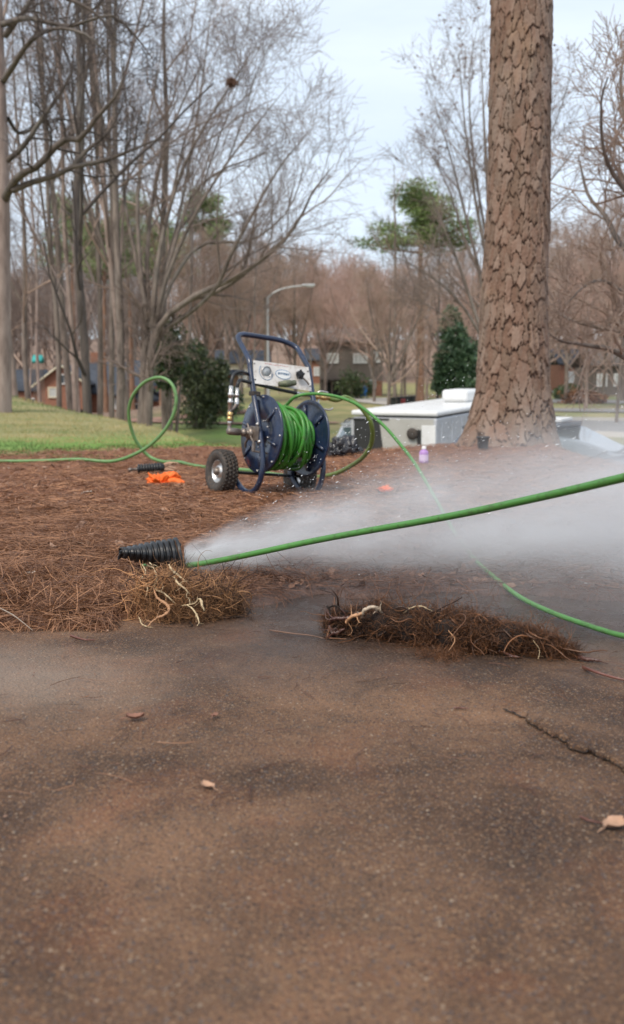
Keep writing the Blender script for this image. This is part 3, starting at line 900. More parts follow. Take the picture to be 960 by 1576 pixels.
# ------------------------------------------------------------------ hose reel cart
def build_reel():
    root = empty('hose_reel_cart', (-0.157, 6.22, 0.0), R_(34),
                 'navy blue wheeled hose reel cart with white gauge panel and green coiled hose', 'hose reel')
    root.rotation_euler = (0, R_(6.0), R_(34))
    root.location = (-0.196, 5.98, -0.010)
    hub = 0.365
    # one bent tube: skid, upright, handle, upright, skid
    side = [(.232, .118), (.17, .075), (.09, .030), (.02, .014), (-.055, .030), (-.110, .095), (-.125, .20), (-.065, .38), (.035, .58), (.105, .745), (.130, .80), (.205, .865), (.268, .918)]
    left = [(-.215, y, z) for y, z in side]
    top = [(-.205, .300, .946), (-.175, .322, .962), (-.12, .330, .968), (0, .330, .968), (.10, .326, .966), (.165, .312, .954), (.200, .292, .938)]
    right = [(.215, y, z) for y, z in reversed(side)]
    tube_obj('frame', left + top + right, 0.0165, M['blue'], root, 14, 260)
    tube_obj('axle', [(-.30, .228, .118), (.30, .228, .118)], 0.010, M['black'], root, 10, 4)
    for sx in (-1, 1):
        bevel_box('axle_bracket', (sx * .215, .228, .123), (.03, .045, .05), M['blue'], root, .006)
    # wheels
    for sx in (-1, 1):
        w = Acc()
        R0, Wd = .132, .088
        prof = [(d_ * 1.15, r_ * 1.06 if r_ > .08 else r_) for d_, r_ in [(-.018, .066), (-.032, .072), (-.040, .085), (-.044, .100), (-.041, .114), (-.032, .1225), (-.02, .1245), (0, .1252), (.02, .1245), (.032, .1225), (.041, .114), (.044, .100), (.040, .085), (.032, .072), (.018, .066)]]
        lathe(w, prof, (sx * .285, .228, .118), (1, 0, 0), 48)
        for rrow, (dx, rr) in enumerate(((-.035, .1310), (-.012, .1336), (.012, .1336), (.035, .1310))):
            for k in range(34):
                th = 2 * math.pi * (k + .5 * (rrow % 2)) / 34
                c, s = math.cos(th), math.sin(th)
                box(w, (sx * .285 + dx, (.228) + rr * c, .118 + rr * s), (.014, .016, .0055), [[1, 0, 0], [0, -s, c], [0, c, s]])
        wr = empty('wheel'); wr.parent = root
        link('tyre', w.mesh('tyre', M['rubber'], False), wr)
        o_ = sx
        lathe_obj('rim', [(o_ * .012, .0), (o_ * .016, .022), (o_ * .030, .024), (o_ * .030, .034), (o_ * .010, .040), (o_ * .012, .058), (o_ * .030, .064), (o_ * .033, .071), (o_ * .026, .072)], (sx * .285, .228, .118), (1, 0, 0), M['steel'], wr, 32)
        lathe_obj('hub_cap', [(o_ * .010, 0.024), (o_ * .045, .022), (o_ * .052, .014), (o_ * .054, 0.0)], (sx * .285, .228, .118), (1, 0, 0), M['dullsteel'], wr, 20)
    # drum discs
    for sx in (-1, 1):
        d = Acc()
        Rd = .233
        ring = lambda off: [(off, .0), (off, .045), (off - .012 * 1, .055), (off - .012, .10), (off + .002, .115), (off + .006, .20), (off - .004, .212), (off - .004, .226)]
        prof = [(-sx * 0.0 + sx * q[0], q[1]) for q in ring(.012)] + [(sx * .006, .2335), (-sx * .004, .2335), (-sx * .006, .226), (-sx * .002, .212), (sx * .0, .20), (-sx * .004, .115), (-sx * .012, .10), (-sx * .012, 0)]
        lathe(d, prof, (sx * .163, 0, hub), (1, 0, 0), 72)
        # pressed ribs on the outer and inner faces
        for k in range(6):
            th = 2 * math.pi * k / 6 + .3
            c, s = math.cos(th), math.sin(th)
            for o2 in (.020, -.008):
                box(d, (sx * (.163 + o2), .162 * c, hub + .162 * s), (.010, .018, .085), [[1, 0, 0], [0, -s, c], [0, c, s]])
        dd = link('drum_disc', d.mesh('drum_disc', M['blue']), root)
        for k in range(8):
            b = Acc()
            th = 2 * math.pi * k / 8
            lathe(b, [(sx * .0, .0065), (sx * .008, .0065), (sx * .010, .004), (sx * .010, 0)], (sx * .168, .219 * math.cos(th), hub + .219 * math.sin(th)), (1, 0, 0), 6)
            link('disc_bolt', b.mesh('disc_bolt', M['steel'], False), dd); b = Acc()
            lathe(b, [(sx * .0, .0055), (sx * .008, .0055), (sx * .010, .003), (sx * .010, 0)], (sx * .163, .080 * math.cos(th + .2), hub + .080 * math.sin(th + .2)), (1, 0, 0), 6)
            link('disc_bolt', b.mesh('disc_bolt', M['steel'], False), dd)
    lathe_obj('drum_core', [(-.158, .098), (.158, .098)], (0, 0, hub), (1, 0, 0), M['blue'], root, 40)
    lathe_obj('shaft', [(-.30, 0), (-.30, .014), (.25, .014), (.25, 0)], (0, 0, hub), (1, 0, 0), M['dullsteel'], root, 16)
    for sx in (-1, 1):
        bevel_box('bearing_plate', (sx * .236, -.035, hub), (.010, .10, .085), M['dullsteel'], root, .004)
        lathe_obj('bearing', [(-.016, .0), (-.016, .034), (.016, .034), (.016, 0)], (sx * .245, 0, hub), (1, 0, 0), M['dullsteel'], root, 20)
        for dz in (.055, -.045):
            yy = -.070 + dz * .36
            lathe_obj('bolt', [(0, .011), (.010, .011), (.015, .006), (.015, 0)], (sx * .228, yy - .006, hub + dz), (sx * .8, -.6, 0), M['steel'], root, 8)
    # brake rod, clevis and the little arms on the left disc
    tube_obj('brake_rod', [(-.262, -.10, .262), (-.20, -.105, .258), (-.13, -.11, .250)], .0055, M['dullsteel'], root, 8, 8)
    bevel_box('brake_catch', (-.262, -.085, .285), (.016, .02, .055), M['dullsteel'], root, .004)
    tube_obj('brake_link', [(-.262, -.085, .31), (-.255, -.03, .345), (-.25, .01, .40), (-.25, .03, .42)], .006, M['dullsteel'], root, 8, 10)
    bevel_box('hose_guide_block', (-.205, .048, .600), (.055, .05, .028), M['rubber'], root, .006)
    # twisted rods in front of the disc that catch the light
    tube_obj('spring', [(-.25, .0, .34), (-.255, .02, .31), (-.25, .03, .28)], .008, M['dullsteel'], root, 8, 8)

    # control panel
    def pan(u, v, w):      # u across, v up the plate (0..1), w out towards the front
        y0, y1 = .072, .122
        return Vector((u, y0 + (y1 - y0) * v - .012 - w, .655 + .147 * v))
    a = Acc()
    poly_prism(a, [(-.212, .04), (-.198, .98), (.198, 1.0), (.212, .0)], lambda u, v, w: pan(u, v, w), .004)
    link('gauge_panel', a.mesh('gauge_panel', M['panel'], False), root)
    nrm = Vector((0, -1, .0))
    g = lathe_obj('pressure_gauge', [(0, .036), (.010, .036), (.012, .033), (.008, .031)], pan(-.118, .56, .004), nrm, M['steel'], root, 32)
    lathe_obj('dial', [(.0, .031), (.0085, .031), (.0085, 0)], pan(-.118, .56, .004), nrm, M['gauge'], g, 28)
    tube_obj('needle', [pan(-.118, .56, .0135), pan(-.100, .70, .0135)], .0013, M['black'], g, 5, 4)
    a = Acc()
    q = np.array([tuple(pan(-.118 + .047 * math.cos(t), .56 + .32 * math.sin(t), .0055)) for t in np.linspace(math.pi * .75, math.pi * 1.95, 24)])
    sweep(a, q, .0016, 5)
    link('gauge_arc_print', a.mesh('gauge_arc', M['badgeblue']), g)
    # oval badge
    def oval(name, cu, cv, ru, rv, w, t, mat, par):
        a = Acc()
        poly_prism(a, [(cu + ru * math.cos(k * math.pi / 20), cv + rv * math.sin(k * math.pi / 20)) for k in range(40)], lambda u, v, ww: pan(u, v, w + ww), t)
        return link(name, a.mesh(name, mat, False), par)
    bd = oval('oval_badge', .005, .55, .056, .20, .004, .0016, M['badgeblue'], root)
    oval('badge_face', .005, .55, .052, .175, .0056, .0012, M['whitetrim'], bd)
    def text(body, size, u, v, w, mat, par, name, sx=1.0):
        cu = bpy.data.curves.new(name, 'FONT'); cu.body = body; cu.size = size; cu.align_x = 'CENTER'; cu.align_y = 'CENTER'; cu.extrude = .0006
        cu.offset = size * .02
        ob = bpy.data.objects.new(name, cu); C.objects.link(ob)
        dg = bpy.context.evaluated_depsgraph_get(); dg.update()
        me = bpy.data.meshes.new_from_object(ob.evaluated_get(dg))
        bpy.data.objects.remove(ob)
        me.materials.clear(); me.materials.append(mat)
        me.transform(Matrix.Translation(pan(u, v, w)) @ Matrix.Rotation(math.pi / 2 - .0, 4, 'X') @ Matrix.Diagonal((sx, 1, 1, 1)))
        return link(name, me, par)
    text('JETTERS', .026, .005, .55, .0076, M['badgeblue'], bd, 'badge_lettering', .92)
    a = Acc()      # worn red print line along the top edge of the plate (illegible in the photograph)
    r = random.Random(5)
    u = -.115
    while u < .05:
        wd = r.uniform(.004, .009)
        box(a, pan(u, .905 + r.uniform(-.01, .01), .0048), (wd, .0008, r.uniform(.004, .008)))
        u += wd + r.uniform(.003, .009)
    link('red_print', a.mesh('red_print', M['redprint'], False), root)
    # valve body low on the plate
    vb = lathe_obj('pressure_valve', [(0, 0), (0, .015), (.012, .017), (.03, .017), (.033, .021), (.075, .021), (.078, .016), (.10, .018), (.112, .016), (.112, 0)], pan(-.045, .12, .024), (1, -.10, .18), simple('corroded_green_grey_brass', (0.16, 0.17, 0.11), .5, .5, .3, 40, .3), root, 16)
    lathe_obj('valve_nut', [(0, .012), (.02, .012)], pan(.05, .18, .004), (0, -1, 0), M['dullsteel'], vb, 6)
    vk = lathe_obj('valve_knob', [(0, .010), (.022, .010), (.024, .026), (.036, .028), (.040, .022), (.040, 0)], pan(.108, .62, .004), (0, -1, 0), M['blackplastic'], root, 8)
    for k in range(5):
        th = k * 2 * math.pi / 5 + .3
        p0 = pan(.108, .62, .034)
        tube_obj('knob_lobe', [p0, p0 + Vector((.017 * math.cos(th), -.004, .017 * math.sin(th))), p0 + Vector((.031 * math.cos(th), -.008, .031 * math.sin(th)))], [.007, .008, .006], M['blackplastic'], vk, 7, 6)
    tube_obj('valve_lever', [pan(.118, .6, .02), pan(.150, .42, .03), pan(.172, .25, .03)], .006, M['dullsteel'], root, 7, 8)
    for u, v in ((-.195, .85), (-.2, .2), (.19, .82), (.197, .2)):
        sb = Acc(); lathe(sb, [(0, .0045), (.004, .0045), (.005, 0)], pan(u, v, .004), (0, -1, 0), 6)
        link('panel_screw', sb.mesh('panel_screw', M['black'], False), root)

    # swivel, fittings, black hoses at the left
    lathe_obj('swivel', [(-.395, 0), (-.395, .018), (-.385, .021), (-.318, .021), (-.315, .016), (-.30, .016), (-.298, .024), (-.28, .024), (-.278, .014)], (0, 0, hub), (1, 0, 0), M['dullsteel'], root, 20)
    lathe_obj('elbow_fitting', [(0, .011), (.025, .011), (.03, .014), (.045, .014), (.047, .011)], (-.385, 0, hub + .015), (0, 0, 1), M['steel'], root, 12)
    lathe_obj('brass_fitting', [(0, .013), (.002, .017), (.022, .017), (.024, .014), (.030, .018), (.052, .018), (.054, .012)], (-.387, 0, hub + .058), (0, 0, 1), M['brass'], root, 8)
    lathe_obj('tee_fitting', [(0, .012), (.05, .012), (.052, .016), (.07, .016), (.072, .012), (.09, .012), (.092, .017), (.113, .017), (.115, .013), (.155, .0135)], (-.390, 0, hub + .108), (-.03, 0, 1), M['steel'], root, 12)
    tube_obj('branch_fitting', [(-.390, 0, hub + .118), (-.368, .0, hub + .135), (-.350, 0, hub + .16)], .012, M['dullsteel'], root, 10, 8)
    lathe_obj('branch_coupling', [(0, .014), (.03, .014), (.032, .010), (.045, .010), (.047, .015), (.058, .015), (.06, .0105), (.095, .0115)], (-.350, 0, hub + .16), (-.05, 0, 1), M['steel'], root, 12)
    tube_obj('black_hose', [(-.395, 0, hub + .255), (-.394, .0, hub + .30), (-.372, .01, hub + .335), (-.32, .02, hub + .352), (-.25, .09, hub + .350), (-.16, .13, hub + .340), (-.11, .13, hub + .355)], .0095, M['black'], root, 12)
    tube_obj('black_hose', [(-.355, 0, hub + .255), (-.350, .0, hub + .285), (-.32, .03, hub + .302), (-.26, .06, hub + .300), (-.15, .075, hub + .290), (0, .070, hub + .275), (.10, .068, hub + .268)], .0105, M['black'], root, 12)
    lathe_obj('hose_coupling', [(0, .012), (.03, .012), (.032, .009), (.04, .014), (.065, .014), (.068, .010), (.13, .011)], (.10, .068, hub + .268), (1, -.05, -.06), M['steel'], root, 12)
    # fittings at the right and the bent crank
    rt = lathe_obj('outlet_fitting', [(0, .010), (.02, .010), (.022, .017), (.05, .017), (.052, .012), (.075, .012), (.077, .016), (.105, .016), (.107, .011), (.14, .012)], (.228, .085, hub + .262), (1, .0, -.02), M['brass'], root, 10)
    tube_obj('ball_valve_handle', [(.26, .085, hub + .280), (.28, .07, hub + .297), (.33, .06, hub + .293)], .006, M['steel'], rt, 6, 8)
    tube_obj('drain_cock', [(.28, .085, hub + .252), (.283, .08, hub + .212), (.31, .075, hub + .192), (.36, .07, hub + .189), (.385, .07, hub + .202)], .0055, M['steel'], rt, 8, 16)
    # coiled hose on the drum
    a = Acc()
    r = random.Random(11)
    hr = .0112
    layers = [(.112, 12, .29), (.133, 9, .215), (.150, 7, .165)]
    pts = []
    for R1, nt, wl in layers:
        for k in range(nt * 28):
            t = k / 28
            x = -.145 + wl * (t / nt)
            th = 2 * math.pi * t
            pts.append((x, R1 * math.cos(th), hub + R1 * math.sin(th)))
    sweep(a, pts, hr, 7, False)
    loops = [(-.136, .176, .05), (-.118, .186, .02), (-.096, .170, -.05), (-.078, .192, .09), (-.058, .172, .0), (-.036, .180, -.16), (-.010, .166, .12), (.006, .172, -.20), (.024, .160, .15), (.044, .150, .20), (.062, .146, -.12)]
    for x0, R1, tl in loops:
        sag = r.uniform(.004, .022)
        ph = r.uniform(0, 6)
        q = []
        for k in range(44):
            th = 2 * math.pi * k / 44
            rr = R1 + .006 * math.sin(2 * th + ph)
            q.append((np.clip(x0 + tl * .35 * math.sin(th + ph) + .006 * math.sin(3 * th + ph), -.146, .146), rr * math.cos(th), hub + rr * math.sin(th) - sag * (1 - math.sin(th)) * .5 * 1.4))
        sweep(a, q, hr, 9, False, closed=True)
    link('coiled_hose', a.mesh('coiled_hose', M['hose_coil']), root)
    return root
reel = build_reel()

# ------------------------------------------------------------------ hoses on the ground and in the air
Mr = Matrix.Translation(reel.location) @ reel.rotation_euler.to_matrix().to_4x4()
hp = [Mr @ Vector((-.02, .10, .365 + .145)), Mr @ Vector((0, .02, .365 + .182)), P(458, 609, 5.96), P(500, 607, 5.98), P(545, 620, 5.85), P(585, 650, 5.65), P(615, 683, 5.45), P(640, 716, 5.2), P(670, 767, 4.9)]
for px, py in ((700, 820), (728, 858), (760, 888), (800, 919), (850, 943), (900, 961), (960, 979), (1040, 990), (1150, 985)):
    q = gpt(px, py, .014); hp.append(q)
hp += [Vector((1.75, 2.55, .02)), Vector((2.15, 2.20, .05)), Vector((2.25, 1.75, .30)), Vector((2.0, 1.45, .62)), Vector((1.6, 1.55, .72)), Vector((1.2, 1.78, .62)),
       P(1060, 712, 1.98), P(960, 735, 2.14), P(880, 754, 2.30), P(800, 772, 2.47), P(720, 789, 2.65), P(640, 804, 2.83), P(560, 818, 3.0), P(480, 833, 3.15), P(400, 850, 3.27), P(330, 864, 3.36), P(272, 872, 3.42), P(220, 872, 3.48)]
jr = np.interp(np.linspace(0, 1, 420), [0, .30, .45, .55, .62, 1], [.0100, .0078, .0078, .0085, .0100, .0100])
a = Acc(); sweep(a, spline(hp, 420), jr, 12)
jh = tag(link('jetter_hose', a.mesh('jetter_hose', M['hose'])), 'bright green jetting hose running from reel over the ground and into the black pipe', 'hose')

sp = [Mr @ Vector((.362, .085, .365 + .2595)), Mr @ Vector((.42, .085, .365 + .256)), P(534, 612, 6.40), P(556, 628, 6.40), P(571, 652, 6.42), P(572, 680, 6.5), P(560, 702, 6.6), P(540, 717, 6.72)]
sp2 = [P(540, 717, 6.72), P(515, 729, 6.85), P(480, 736, 6.95), P(430, 735, 7.05), P(380, 729, 7.25), P(340, 724, 7.5), P(300, 721, 7.8), P(275, 717, 8.05), P(250, 712, 8.2), P(229, 702, 8.28),
       P(211, 682, 8.25), P(201, 657, 8.22), P(198, 632, 8.18), P(205, 608, 8.12), P(223, 588, 8.06), P(246, 581, 8.0), P(264, 591, 7.95), P(271, 613, 7.92), P(267, 637, 7.92), P(254, 661, 7.94), P(233, 683, 7.97), P(205, 700, 8.0), P(170, 710, 8.05), P(120, 714, 8.1), P(60, 714, 8.15), P(0, 713, 8.2), P(-90, 713, 8.25), P(-220, 714, 8.3)]
sp2 = [Vector((p.x, p.y, max(p.z, zg(p.x, p.y) + .022))) for p in sp2]
full = sp + sp2[1:]
a = Acc(); sweep(a, spline(full, 460)[int(460 * .175):], .0140, 12)
sh = tag(link('supply_hose', a.mesh('supply_hose', M['hose_supply'])), 'faded green supply hose with one tall upright loop standing left of the reel', 'hose')
a = Acc(); sweep(a, spline(full, 460)[:int(460 * .175) + 1], .0152, 12)
link('muddy_hose_end', a.mesh('muddy_hose_end', M['hose_olive']), sh)['label'] = 'olive mud stained end of the supply hose arching from the reel'
a = Acc()
q = spline(full, 460)
for k in (328, 322):
    sweep(a, q[k - 2:k + 3], .0165, 12)
# ------------------------------------------------------------------ corrugated pipe
pm, pe = P(276, 856, 3.42), P(186, 848, 3.37)
pm, pe = np.array(pm), np.array(pe)
ax = pe - pm; Lp = np.linalg.norm(ax); ax /= Lp
U = np.cross(ax, [0, 0, 1]); U /= np.linalg.norm(U); W = np.cross(U, ax)
prt = empty('corrugated_drain_pipe', tuple(pm), 0, 'black corrugated drain pipe poking out of the pine straw with crushed tip', 'drain pipe')
ns, nr = 44, 150
ang = np.linspace(0, 2 * math.pi, ns, endpoint=False)
def pipe_ring(s, rad, skew=0.0):
    f = s / Lp
    sq = 1.06 - .78 * f ** .9          # crushed towards the tip
    wd = 1.03 - .5 * f
    lean = .22 * s / Lp * 0
    c = ax * (s + 0.0) + W * (-.004 * sstep(.4, 1, f))
    ss = skew * np.cos(ang)
    dent = 1 - .08 * sstep(.3, .9, f) * np.sin(3 * ang + 4 * f)
    return c + ax * 0 + (ax[None, :] * ss[:, None]) + rad * (np.cos(ang) * wd * dent)[:, None] * U + rad * (np.sin(ang) * sq * dent)[:, None] * W
a = Acc()
ro, ri = .0635, .0505
ribs = 10
outer = []
for k in range(nr):
    s = Lp * k / (nr - 1)
    ph = (k / (nr - 1) * ribs) % 1.0
    rr = ri + (ro - ri) * float(sstep(.10, .25, ph) * (1 - sstep(.70, .85, ph)))
    slant = .012 * (1 - k / (nr - 1))
    jag = (0.004 * np.sin(5 * ang + 1) + .003 * np.sin(11 * ang)) * (k < 3)
    ring = pipe_ring(s, rr, .006)
    ring = ring + ax[None, :] * (slant * np.sin(ang) - .0)[:, None] + ax[None, :] * jag[:, None]
    outer.append(ring)
inner = []
for k in range(0, nr, 3):
    s = Lp * k / (nr - 1)
    inner.append(pipe_ring(s, .0485, .006) + ax[None, :] * (.012 * (1 - k / (nr - 1)) * np.sin(ang))[:, None])
rings = list(reversed(inner)) + outer
VV = np.concatenate(rings); m_ = len(rings)
ii = np.arange(m_ - 1)[:, None] * ns; jj = np.arange(ns)[None, :]; j2 = (jj + 1) % ns
a.add(VV, np.stack([ii + jj, ii + j2, ii + ns + j2, ii + ns + jj], axis=2).reshape(-1, 4))
link('pipe_wall', a.mesh('pipe_wall', M['blackplastic']), prt)
a = Acc()   # the crumpled, folded tip
r = random.Random(3)
for k in range(5):
    b0 = ax * (Lp * (.86 + .02 * k)) + U * r.uniform(-.02, .02) + W * r.uniform(-.02, .0)
    b1 = ax * (Lp * 1.03) + U * r.uniform(-.03, .03) + W * (.012 - .011 * k)
    sweep(a, spline([b0, (b0 + b1) / 2 + W * .006, b1], 6), np.array([.008, .009, .008, .007, .005, .003]), 7)
link('crushed_tip', a.mesh('crushed_tip', M['blackplastic']), prt)

# ------------------------------------------------------------------ root masses
def walk(starts, dirs, N, step, wob, rad, mat_shade, acc, k=3, persist=.75, grav=0.0, floor=0.002):
    B = len(starts)
    Pp = np.zeros((B, N, 3)); Pp[:, 0] = starts
    d = dirs / (np.linalg.norm(dirs, axis=1)[:, None] + 1e-9)
    st = step if hasattr(step, '__len__') else np.full(B, step)
    spin = rng.normal(size=(B, 3)) * wob
    for i in range(1, N):
        spin = spin * persist + rng.normal(size=(B, 3)) * wob * (1 - persist) * 1.6
        d = d + np.cross(spin, d) + rng.normal(size=(B, 3)) * wob * .25 + [0, 0, grav]
        d /= np.linalg.norm(d, axis=1)[:, None]
        Pp[:, i] = Pp[:, i - 1] + d * st[:, None]
        Pp[:, i, 2] = np.maximum(Pp[:, i, 2], floor + rng.random(B) * .003)
    Rr = rad[:, None] * np.linspace(1, .45, N)[None, :]
    batch_tubes(acc, Pp, Rr, k, mat_shade)

def blob_core(name, rings, mat, parent, amp=.012, sides=28):
    """rings: list of (centre, ry, rz)"""
    c = spline([q[0] for q in rings], 40)
    ry = np.interp(np.linspace(0, 1, 40), np.linspace(0, 1, len(rings)), [q[1] for q in rings])
    rz_ = np.interp(np.linspace(0, 1, 40), np.linspace(0, 1, len(rings)), [q[2] for q in rings])
    T = np.gradient(c, axis=0); T /= np.linalg.norm(T, axis=1)[:, None]
    ang = np.linspace(0, 2 * math.pi, sides, endpoint=False)
    rows = []
    for i in range(40):
        N_ = np.cross(T[i], [0, 0, 1]); N_ /= np.linalg.norm(N_); B_ = np.cross(N_, T[i])
        dsp = 1 + 3.0 * fbm(np.full(sides, i * .35), 3 + 2.0 * np.cos(ang), 1.0, 3, 3) * amp / .02 * .25
        rows.append(c[i] + (np.cos(ang) * ry[i] * dsp)[:, None] * N_ + (np.sin(ang) * rz_[i] * dsp)[:, None] * B_)
    VV = np.concatenate(rows); VV[:, 2] = np.maximum(VV[:, 2], .001)
    ii = np.arange(39)[:, None] * sides; jj = np.arange(sides)[None, :]; j2 = (jj + 1) % sides
    a = Acc(); a.add(VV, np.stack([ii + jj, ii + j2, ii + sides + j2, ii + sides + jj], axis=2).reshape(-1, 4))
    return link(name, a.mesh(name, mat), parent)

def knobbly(name, pts, rad, mat, parent, sides):
    n = max(14, len(pts) * 5)
    q = spline(pts, n)
    q[1:-1] += rng.normal(size=(n - 2, 3)) * rad[1] * .16
    rr = np.interp(np.linspace(0, 1, n), np.linspace(0, 1, len(rad)), rad) * (1 + rng.normal(size=n) * .13)
    a = Acc(); sweep(a, q, rr, sides)
    for k in range(max(2, n // 5)):        # short side rootlets
        i = int(rng.integers(2, n - 2)); d = rng.normal(size=3); d /= np.linalg.norm(d)
        L = rad[1] * rng.uniform(3, 9)
        e = q[i] + d * L; m = (q[i] + e) / 2 + rng.normal(size=3) * L * .2
        e[2] = max(e[2], .002); m[2] = max(m[2], .002)
        sweep(a, spline([q[i], m, e], 6), np.linspace(rad[1] * .4, rad[1] * .10, 6), 5)
    return link(name, a.mesh(name, mat), parent)

def clump():
    root = empty('root_clump', tuple(on_ground(290, 960)), 0, 'shaggy tan and brown root clump with pale thick roots below the black pipe', 'roots')
    org = np.array(root.location)
    blobs = [((238, 915, 2.86), .050, .050, .55), ((255, 942, 2.80), .055, .035, .5), ((290, 925, 2.84), .060, .045, .35), ((325, 930, 2.86), .060, .050, .25), ((352, 938, 2.88), .045, .036, .12), ((306, 950, 2.80), .05, .024, .35), ((270, 895, 2.93), .04, .03, .5)]
    a = Acc()
    for (px, py, Y), r1, r2, sh in blobs:
        c = np.array(P(px, py, Y)); c[2] = max(c[2], r2 * .55)
        n = 1000
        g = rng.normal(size=(n, 3)); g /= np.linalg.norm(g, axis=1)[:, None]
        rr = rng.random(n) ** .4
        s0 = c + g * rr[:, None] * [r1, r1 * .8, r2] - org
        tang = np.cross(g, rng.normal(size=(n, 3)))
        d0 = tang + g * rng.normal(size=(n, 1)) * .5
        s0[:, 2] = np.maximum(s0[:, 2], .002)
        shade = np.clip(rng.beta(.7, 1.3, n) * (.35 + 1.3 * sh), 0, 1)
        walk(s0, d0, 9, .004 + rng.random(n) * .007, .45, .00035 + rng.random(n) ** 3 * .0009, shade, a)
    # medium strands woven through and over the pale roots
    n = 420
    px = np.clip(rng.normal(270, 45, n), 210, 365); py = rng.uniform(885, 962, n)
    s0 = np.array([tuple(P(px[i], py[i], 2.80 + .06 * rng.random())) for i in range(n)]) - org
    s0[:, 2] = np.maximum(s0[:, 2], .004)
    walk(s0, rng.normal(size=(n, 3)) * [1, .4, .8], 12, .006 + rng.random(n) * .007, .30, .0006 + rng.random(n) ** 2 * .0015, np.clip(rng.beta(1.4, 1.0, n) * 1.25 - .1 - (px - 215) / 260, 0, 1), a, 5)
    # longer hairs standing off the outline
    n = 420
    px = rng.uniform(215, 365, n); py = rng.uniform(890, 955, n)
    s0 = np.array([tuple(P(px[i], py[i], 2.83)) for i in range(n)]) - org
    s0[:, 2] = np.maximum(s0[:, 2], .003)
    d0 = rng.normal(size=(n, 3)) + np.stack([(px - 290) / 60, np.full(n, -.4), (925 - py) / 40], 1)
    walk(s0, d0, 9, .005 + rng.random(n) * .005, .35, .0004 + rng.random(n) ** 2 * .0008, np.clip(rng.normal(size=n) * .25 + .6 - (px - 215) / 400, 0, 1), a)
    link('root_hairs', a.mesh('root_hairs', M['root_hair'], True, 'shade'), root)['kind'] = 'stuff'
    core = [(Vector(P(225, 930, 2.85)), .02, .02), (Vector(P(250, 932, 2.85)), .045, .04), (Vector(P(290, 932, 2.87)), .05, .045), (Vector(P(330, 938, 2.88)), .05, .045), (Vector(P(362, 945, 2.88)), .03, .03), (Vector(P(372, 952, 2.88)), .01, .01)]
    b = blob_core('soil_core', [(q - Vector(org), y, z) for q, y, z in core], M['root_core'], root)
    W_ = lambda *q: [Vector(P(x, y, Y)) - Vector(org) for x, y, Y in q]
    thick = [
        (((230, 866, 2.95), (238, 876, 2.90), (241, 890, 2.86), (238, 902, 2.83), (241, 908, 2.80), (252, 913, 2.78), (262, 922, 2.77), (270, 930, 2.78)), .0042, 'root_pale'),
        (((260, 869, 2.86), (266, 879, 2.83), (276, 887, 2.81), (284, 893, 2.80)), .0040, 'root_pale'),
        (((268, 888, 2.82), (274, 898, 2.79), (283, 905, 2.78), (292, 914, 2.78)), .0038, 'root_pale'),
        (((236, 905, 2.80), (242, 920, 2.77), (256, 930, 2.75), (260, 940, 2.73), (252, 947, 2.72), (238, 953, 2.71), (228, 963, 2.70), (226, 968, 2.70)), .0046, 'root_tan'),
        (((304, 922, 2.76), (309, 924, 2.75), (311, 932, 2.74), (315, 940, 2.74)), .0042, 'root_pale'),
        (((288, 931, 2.76), (297, 938, 2.74), (303, 948, 2.73), (306, 958, 2.72), (303, 966, 2.71)), .0030, 'root_pale'),
        (((214, 950, 2.74), (218, 960, 2.72), (228, 965, 2.70), (236, 966, 2.70)), .0022, 'root_pale'),
        (((290, 920, 2.77), (292, 930, 2.76), (280, 932, 2.77), (300, 928, 2.75), (304, 918, 2.76)), .0018, 'root_pale'),
        (((224, 897, 2.83), (227, 905, 2.81), (225, 917, 2.80)), .0024, 'root_pale'),
        (((340, 958, 2.80), (366, 955, 2.82), (378, 949, 2.83), (386, 938, 2.84)), .0028, 'root_core'),
        (((308, 900, 2.86), (314, 892, 2.86), (320, 885, 2.87), (323, 881, 2.87)), .0030, 'root_core'),
        (((218, 868, 2.98), (224, 880, 2.92), (216, 892, 2.88), (210, 904, 2.85)), .0018, 'root_pale'),
        (((290, 955, 2.77), (296, 966, 2.72), (290, 970, 2.71)), .002, 'root_core'),
    ]
    for pts, rad, mt in thick:
        q = W_(*pts)
        for p in q: p.z = max(p.z, rad)
        knobbly('thick_root', q, [rad * .45, rad * .8, rad * .95, rad * .75, rad * .25], M[mt], root, 8)
clump()

